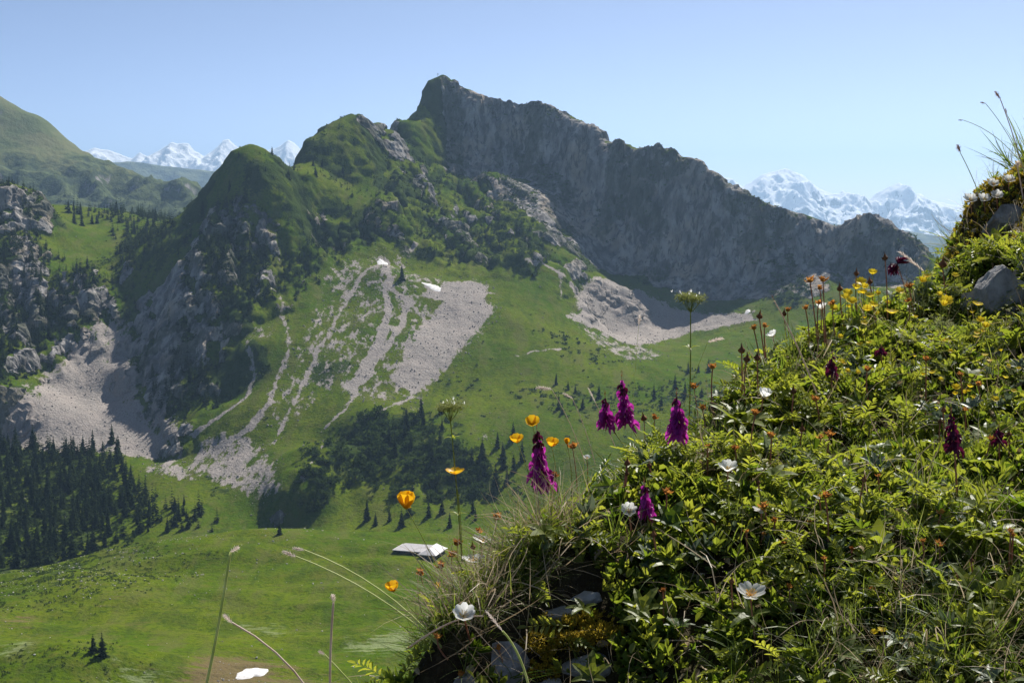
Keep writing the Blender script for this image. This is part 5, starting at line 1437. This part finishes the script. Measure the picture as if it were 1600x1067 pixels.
for k, (ay, az, sc) in enumerate([(0.9,3.3,1.0),(1.3,2.6,0.9),(-0.4,0.2,0.9),(-0.5,-0.5,0.8),(0.6,3.9,0.9),(-0.7,1.0,0.7)]):
    link('floret', ME_FLORET_DARK, root, tuple(h - b), (Matrix.Rotation(az, 3, 'Z') @ Matrix.Rotation(ay, 3, 'Y')).to_euler(), 0.024 * sc)

for a in [
    (635,795,32,690,905,'cup shaped orange yellow buttercup highest over the meadow, left of the tall umbel',0.95,(0,-0.1)),
    (711,741,32,722,880,'flat open buttercup in front of the tall umbel stem',0.25,(0,-0.05)),
    (808,692,26,842,800,'left of the three buttercups around the tall purple raceme',0.55,(-0.1,-0.3)),
    (832,664,28,850,790,'topmost of the three buttercups around the tall purple raceme',0.45,(0,-0.6)),
    (862,698,26,872,790,'right of the three buttercups around the tall purple raceme',0.55,(0.1,-0.3)),
    (615,924,28,672,985,'orange yellow buttercup leaning out from the lower left of the bank',0.65,(-0.2,-0.2)),
    (683,919,16,700,960,'smallest buttercup in the overhanging grass',0.6,(0,-0.2)),
    (886,694,11,893,780,'closed round yellow buttercup bud',1.35,(0,0)),
]: buttercup(a[0], a[1], a[2], a[3], a[4], a[5], a[6], a[7])

ROSES = [(1363,429,18),(1345,441,18),(1337,452,18),(1350,450,16),(1324,460,18),(1321,466,16),(1330,473,20),(1349,459,16),(1358,464,18),(1355,486,20),(1364,478,16),(1393,490,22),(1405,456,16),(1440,440,16),(1448,433,13),(1302,482,14),(1350,505,12),(1372,459,10),
    (1478,473,24),(1527,477,18),(1492,431,12),(1532,502,16),(1540,511,16),(1468,461,12),(1474,477,16),(1493,607,16),(1378,985,16),(1366,990,16)]
WORD = {0:'topmost',3:'right hand',5:'lowest left',9:'lower right'}
for k, (x, y, w) in enumerate(ROSES):
    if k < 12: lab = 'small yellow rockrose in the cluster on the crest, %s' % ['topmost flower','just under the topmost','in the middle of its upper half','touching the middle flowers on the right','at its left end','just below the left end one','lowest on the left and broadest','in the very middle','on its right side','at its lower end','right of the lowest flower','apart at the lower right'][k]
    else: lab = ['yellow rockrose between the crest cluster and the crimson flower stem','yellow rockrose under the arching grass spike on the crest','yellow rockrose tip just right of the arching grass spike','yellow rockrose alone left of the crest cluster','yellow bud below the crest cluster among mantle flowers','tiny yellow bud right of the crest cluster','broad yellow double flower left of the low grey rock lobe','yellow rockrose in front of the large pointed rock','yellow rockrose under the turf hummock edge','upper of two yellow rockroses below the large pointed rock','lower of two yellow rockroses below the large pointed rock','yellow rockrose bud behind the broad double flower','second flower of the broad yellow pair by the rock','single yellow flower on a pale stalk above the right hand purple raceme','right one of two bright yellow flowers in dry grass at the bottom','left one of two bright yellow flowers in dry grass at the bottom'][k - 12]
    rockrose(x, y, w, x + 3, min(y + (70 if y < 520 else 45), 1066), lab)

HEADS = [  # x, y, width, base x, base y, kind, where
    (1266,438,16,1281,560,'open','left of the twin orange heads standing highest left of the yellow cluster'),
    (1286,437,15,1293,565,'open','right of the twin orange heads standing highest left of the yellow cluster'),
    (1281,450,12,1289,560,'open','small orange head just under the twin heads'),
    (1383,404,13,1387,520,'bud','tall brown bud standing alone above the crest'),
    (1338,428,12,1345,520,'bud','pointed brown bud above the yellow cluster'),
    (1312,452,13,1322,530,'bud','brown bud left of the yellow cluster'),
    (1359,441,12,1368,530,'bud','brown bud inside the yellow cluster'),
    (1231,484,12,1238,560,'open','right of two orange heads on the crest by the scree bowl'),
    (1225,491,12,1234,565,'bud','left of two heads on the crest by the scree bowl'),
    (1187,495,14,1200,590,'bud','round brown bud furthest left over the scree bowl'),
    (1178,512,13,1195,600,'open','orange head just below the round bud over the scree bowl'),
    (1195,509,12,1204,590,'open','orange head right of the round bud over the scree bowl'),
    (1300,474,13,1308,550,'open','orange head under the yellow cluster beside the white cup flower'),
    (1279,473,12,1284,550,'open','orange head directly above the white cup flower'),
    (1259,481,12,1262,560,'open','pale orange head left of the white cup flower'),
    (1159,548,16,1160,640,'bud','left pointed bud of the trio above the half closed white flower'),
    (1167,562,16,1167,645,'bud','middle pointed bud of the trio above the half closed white flower'),
    (1183,560,15,1186,645,'bud','right pointed bud of the trio above the half closed white flower'),
    (1113,573,16,1117,660,'open','orange head right of the tall umbel stem'),
    (1084,604,16,1092,680,'open','orange head at the foot of the tall umbel stem'),
    (1098,637,14,1102,690,'open','orange head low in the leaves below the umbel stem'),
    (1240,612,14,1243,690,'bud','orange bud on a red stem right of the half closed white flower'),
    (1180,645,17,1176,740,'open','orange head with a long red stem under the half closed white flower'),
    (1205,680,16,1198,765,'open','orange head below right of the long red stem'),
    (1355,577,15,1362,650,'open','orange head between the two dark wine racemes'),
    (1447,561,14,1446,660,'open','orange head on a long stem under the rocks'),
    (1296,678,17,1290,745,'open','ragged orange head with pale tips in mid bank'),
    (1290,774,18,1290,880,'open','orange head on the longest red stem in mid bank'),
    (1350,750,14,1346,830,'bud','brown head right of the longest red stem'),
    (1194,790,18,1198,860,'open','orange head of the faded flower with two white petals'),
    (1042,768,17,1034,850,'open','orange head right of the lowest purple raceme'),
    (980,724,14,978,800,'bud','round brown bud under the paired purple racemes'),
    (895,697,18,902,780,'open','orange head right of the three buttercups'),
    (867,742,15,876,810,'open','orange head at the foot of the tall purple raceme'),
    (776,808,20,772,880,'open','ragged brown head highest on the overhanging grass'),
    (749,830,15,752,890,'open','orange head above the pale white flowers'),
    (714,848,18,722,930,'open','rusty head at the foot of the tall umbel'),
    (739,855,13,744,920,'bud','pink brown bud in the overhanging grass'),
    (706,866,17,712,940,'open','upper of two stacked orange heads over the meadow'),
    (689,884,18,706,965,'open','lower of two stacked orange heads over the meadow'),
    (657,895,18,680,965,'open','ragged orange head leaning out over the meadow'),
    (1006,654,14,1008,715,'bud','left bud between the purple racemes'),
    (1023,652,14,1026,712,'open','right pale head between the purple racemes'),
    (1474,641,12,1470,715,'bud','brown bud left of the drooping purple raceme'),
    (1508,640,11,1510,700,'open','faded head right of the drooping purple raceme'),
    (1226,846,16,1228,885,'open','flattened orange head in the shade of mid bank'),
    (1467,850,16,1470,900,'open','rust brown head in the grass at the right'),
    (779,1012,13,788,1062,'open','orange head on a red stem in front of the shaded boulder'),
    (683,994,15,700,1030,'open','orange head at the lower left end of the bank'),
    (720,1052,16,722,1090,'open','pale orange head at the bottom edge below the lower left white flower'),
    (1473,414,18,1484,490,'bud','large folded brown head before the turf hummock'),
    (1421,447,15,1430,510,'open','pale faded head under the crimson flower'),
    (1420,470,12,1425,530,'open','brown head on the crest between rocks and yellow flowers'),
]
for x, y, w, bx, by, kind, where in HEADS:
    txt = where if len(where.split()) <= 14 else ' '.join(where.split()[:14])
    seedhead(x, y, w, bx, min(by, 1080), kind, txt)

# smaller companions spread over the upper bank
r6 = np.random.default_rng(66)
for k in range(42):
    x, y = r6.uniform(1280, 1600), r6.uniform(470, 650)
    rockrose(x, y - 22, r6.uniform(8, 13), x, y + 22, 'tiny yellow rockrose scattered in the leaves of the upper right bank')
for k in range(34):
    x = r6.uniform(960, 1590); y = r6.uniform(max(560, 1180 - 0.45 * x), 930)
    seedhead(x, y, r6.uniform(9, 15), x + r6.uniform(-6, 6), min(y + r6.uniform(40, 80), 1060), 'open' if r6.random() < 0.65 else 'bud', 'small faded avens head half hidden in the leaves of the middle bank', None, None, 'half hidden avens heads')

# tall umbels
def umbel(hx, hy, wpx, bx, by, leaves_at, label, D, seed):
    r = np.random.default_rng(seed)
    b = spot(bx, by) if D is None else at(bx, by, D)
    h = at(hx, hy + 26, b[1]); s = wpx / FPX * b[1]
    root = root_at('valerian_umbel', b); tag(root, label, 'flower', 'tall umbels')
    stem_part(root, b, h, (0.003, 0, 0), 0.0022, 0.0015, M_GREENSTEM, sides=6)
    for ly in leaves_at:
        q = at(hx + (bx - hx) * (ly - hy) / max(1, by - hy), ly, b[1]) - b
        for k in range(4):
            link('leaf', ME_LEAF1, root, tuple(q), (0, r.uniform(-0.3, 0.35), k * 1.57 + r.uniform(-0.4, 0.4)), 0.026 * r.uniform(0.7, 1.1))
    tops = []; rays = []
    for k in range(15):
        a = 6.283 * k / 15 + r.uniform(-0.3, 0.3); rr = s * 0.5 * math.sqrt((k + 0.6) / 15)
        tp = h - b + np.array([rr * math.cos(a), rr * math.sin(a), s * (0.62 + r.uniform(-0.1, 0.1) - 0.25 * (rr / s) ** 2)])
        tops.append(tp)
        P = curve(h - b, tp, (0.12 * rr * math.cos(a), 0.12 * rr * math.sin(a), -0.05 * s))
        rays.append(link('ray', prim('ray', tube(P, np.linspace(0.0008, 0.0005, len(P)), 4), M_GREENSTEM), root))
    for k, tp in enumerate(tops):
        P1 = []; T = []
        for j in range(30):
            c = r.normal(size=3) * [0.16, 0.16, 0.10] * s * 0.85
            for i in range(3): P1.append(xf(leaf_shape(0.9, 1, 0.2, 0.1), rot('Z', r.uniform(0, 6.28)) @ rot('Y', -r.uniform(0.2, 1.2)), s * 0.13, c))
        v, f = combine(P1); up = v[:, 2] > np.percentile(v[:, 2], 90)
        fm = np.where(up[f].mean(1) > 0.5, 1, 0)
        me = mesh_from('floret_cluster', v, f, [M_MANTLE, M_WHITE], {'tint': r.uniform(0.2, 0.8, len(v))}, False, fm)
        link('floret_cluster', me, rays[k], tuple(tp))
umbel(704, 632, 36, 722, 880, [684, 805], 'tall umbel with a domed pale head rising over the bushy knoll', None, 1)
umbel(1079, 462, 36, 1076, 690, [545], 'tall umbel with a two lobed head in front of the scree bowl', None, 2)

# grass stalks with seed spikes
def spike_shape(seed, n=34, thick=0.16):
    r = np.random.default_rng(seed); P = []
    for k in range(n):
        t = k / n
        P.append(xf(leaf_shape(0.45, 2, 0.5, 0.1), rot('Z', k * 2.4) @ rot('Y', -1.05 + r.uniform(-.2, .2)), 0.22 * (1 - 0.4 * abs(2 * t - 0.9)), (0.02 * math.cos(k * 2.4), 0.02 * math.sin(k * 2.4), t)))
    return combine(P)
M_PALE_SPIKE = petal_material('pale_spike', (0.55, 0.44, 0.36), (0.85, 0.76, 0.68), 0.5, 0.6, 0.2)
ME_SPIKE = [mesh_from('seed_spike', *spike_shape(850 + k), M_PALE_SPIKE, {'tint': np.random.default_rng(k).uniform(0.3, 1.0, len(spike_shape(850 + k)[0]))}) for k in range(2)]
v, f = spike_shape(860); ME_SPIKE_DARK = mesh_from('seed_spike', v, f, M_BROWN)
def stalk(hx, hy, bx, by, D, bow, spike_px, label, sdir, dark=False, green=True, thick=0.0009, wide=1.0):
    if bx > 640 and by < 1067: D = spot(bx, by)[1]
    b = at(bx, by, D); h = at(hx, hy, D)
    root = root_at('grass_stalk', b); tag(root, label, 'grass stalk', 'grass stalks with seed spikes')
    stem_part(root, b, h, bow, thick * 1.35, thick, M_BLADE_STEM if green else M_STRAW_STEM)
    s = spike_px / FPX * D
    link('seed_spike', ME_SPIKE_DARK if dark else random.choice(ME_SPIKE), root, tuple(h - b), basis(sdir), (s * wide * 2.2, s * wide * 2.2, s))
M_BLADE_STEM = petal_material('stalk_green', (0.48, 0.54, 0.18), (0.62, 0.66, 0.30), 0.4, 0.5, 0.3, False)
M_STRAW_STEM = petal_material('stalk_straw', (0.62, 0.48, 0.36), (0.75, 0.64, 0.52), 0.35, 0.5, 0.3, False)
for a in [
    (360,862,266,1290,1.32,(0.010,0,0.0),16,'tall straight green stalk with a bent pale tip over the meadow',(0.8,0,0.5),False,True,0.0013,1.3),
    (362,972,545,1245,1.36,(0.038,0,0.038),18,'arching straw coloured stalk with a feathery pale tip beside the snow patch',(-0.7,0,0.75),False,False,0.0010,1.3),
    (521,940,526,1250,1.36,(-0.010,0,0),12,'upright straw coloured stalk with a small pale round tip',(-0.1,0,1),False,False,0.0011,1.8),
    (507,1022,640,1190,1.46,(0.006,0,0.006),11,'short stalk with a small pink white tip beside the upright stalk',(-0.8,0,0.5),False,True,0.0009,1.6),
    (475,859,690,1010,1.45,(0.012,0,0.022),18,'upper of two parallel green stalks leaning left from the bank',(-1,0,0.15),False,True,0.0009,1.0),
    (462,869,690,1012,1.43,(0.012,0,0.016),22,'lower of two parallel green stalks leaning left from the bank',(-1,0,0.4),False,True,0.0009,1.0),
    (862,608,915,725,1.90,(0.004,0,0.02),24,'left of two nodding straw spikes before the green bench',(-1,0,0.1),False,False,0.0007,0.8),
    (894,622,930,725,1.92,(0.004,0,0.014),16,'right of two nodding straw spikes before the green bench',(-0.9,0,0.5),False,False,0.0007,0.8),
    (1106,534,1052,680,2.02,(0.0,0,0.012),24,'thin green stalk with a drooping straw spike crossing the umbel stem',(1,0,0.25),False,True,0.0006,0.8),
    (998,508,985,720,1.97,(-0.004,0,0),16,'thin grass stalk ending in a pale spikelet before the scree bowl',(0.1,0,1),False,True,0.0004,0.9),
    (1443,423,1480,490,2.66,(0.006,0,0.01),48,'arching green spike on the crest beside the crimson flower',(-0.8,0,0.62),False,True,0.0010,0.35),
    (1500,238,1536,320,2.93,(0.002,0,0.006),12,'thin stalk with a dark round tip left of the turf hummock top',(-0.4,0,1),True,True,0.0008,1.6),
    (1563,155,1606,290,3.02,(0.0,0,0.014),14,'tallest stalk with a dark spike above the turf hummock',(-0.6,0,0.8),True,False,0.0009,1.0),
    (1505,188,1606,270,3.03,(0.01,0,0.03),7,'long arching thin stalk at the top of the turf hummock',(-1,0,0),True,True,0.0006,0.8),
    (1540,162,1606,275,3.03,(0.006,0,0.016),8,'thin branched stalk right of the long arching stalk',(-0.9,0,0.2),True,True,0.0006,0.9),
    (1573,178,1610,280,3.04,(0.002,0,0.008),8,'short dark stalk close under the tallest stalk',(-0.3,0,1),True,True,0.0006,0.9),
    (755,962,640,1010,1.50,(0.01,0,0.02),0.5,'dry straw arching left out of the bank',(-1,0,0),False,False,0.0008,1.0),
    (785,985,830,1090,1.36,(0.006,0,0.012),40,'purplish grass spike leaning across the shaded boulder',(-0.62,0,0.78),False,True,0.0010,0.35),
    (655,1005,690,975,1.46,(0,0,0.002),22,'dark purple grass spike hanging out at the lower left',(-0.9,0,-0.35),True,False,0.0009,0.5),
    (930,628,962,700,1.96,(0.0,0,0.004),24,'brownish upright spike left of the paired purple racemes',(-0.45,0,0.9),False,False,0.0008,0.35),
    (1210,470,1285,640,2.28,(0.004,0,0.01),10,'thin red brown twig reaching left over the crest',(-0.5,0,1),True,False,0.0010,0.5),
    (1590,262,1600,320,2.93,(0.002,0,0),10,'stalk with a pink bud on the turf hummock at the right edge',(0,0,1),False,False,0.0014,2.2),
]: stalk(*a[:6], a[6], a[7], a[8], dark=a[9], green=a[10], thick=a[11], wide=a[12])

# broad leaved plants that stand out from the cover
ME_PAL = [mesh_from('leaf', *palmate(np.random.default_rng(870 + k), 7, 0.34), M_LEAF, {'tint': np.full(len(palmate(np.random.default_rng(870 + k), 7, 0.34)[0]), 0.45 + 0.2 * k)}, True) for k in range(3)]
ME_BROAD = mesh_from('leaf', *leaf_shape(0.42, 6, 0.25, 0.12, 0.9), M_LEAF, {'tint': np.full(21, 0.55)}, True)
for px, py, s, n, label in [(1150,690,0.055,6,'plant with large fan shaped leaves right of the lone purple raceme'),(1215,690,0.045,5,'plant with fan shaped leaves beside the long red stem'),(1395,745,0.040,5,'silvery plant with fan shaped leaves in the dark gap of mid bank'),(1265,530,0.034,5,'leafy plant with broad bright leaves on the crest below the white cup flower'),(1520,880,0.05,5,'pale fan leaved plant among grass at the right')]:
    c = spot(px, py); root = root_at('leafy_plant', c); tag(root, label, 'plant')
    for k in range(n): link('leaf', ME_PAL[k % 3], root, (random.uniform(-.01, .01), random.uniform(-.01, .01), 0.004), (random.uniform(-.3, .3), random.uniform(-.2, .3), 6.283 * k / n + random.uniform(-.3, .3)), s * random.uniform(0.8, 1.1))
for px, py, s, n, label in [(1225,925,0.034,3,'plant with upright oval leaves right of the largest white flower'),(1555,400,0.055,4,'plant with tall oval leaves in front of the hummock rock'),(1375,870,0.040,4,'plant with upright pointed leaves in the grass of the lower bank'),(1040,965,0.035,5,'low plant with toothed oval leaves in the shade below mid bank')]:
    c = spot(px, py); root = root_at('leafy_plant', c); tag(root, label, 'plant')
    for k in range(n): link('leaf', ME_BROAD, root, (random.uniform(-.012, .012), random.uniform(-.01, .01), 0.0), (random.uniform(-.2, .2), -random.uniform(0.8, 1.4), 6.283 * k / n + random.uniform(-.5, .5)), s * random.uniform(0.75, 1.1))
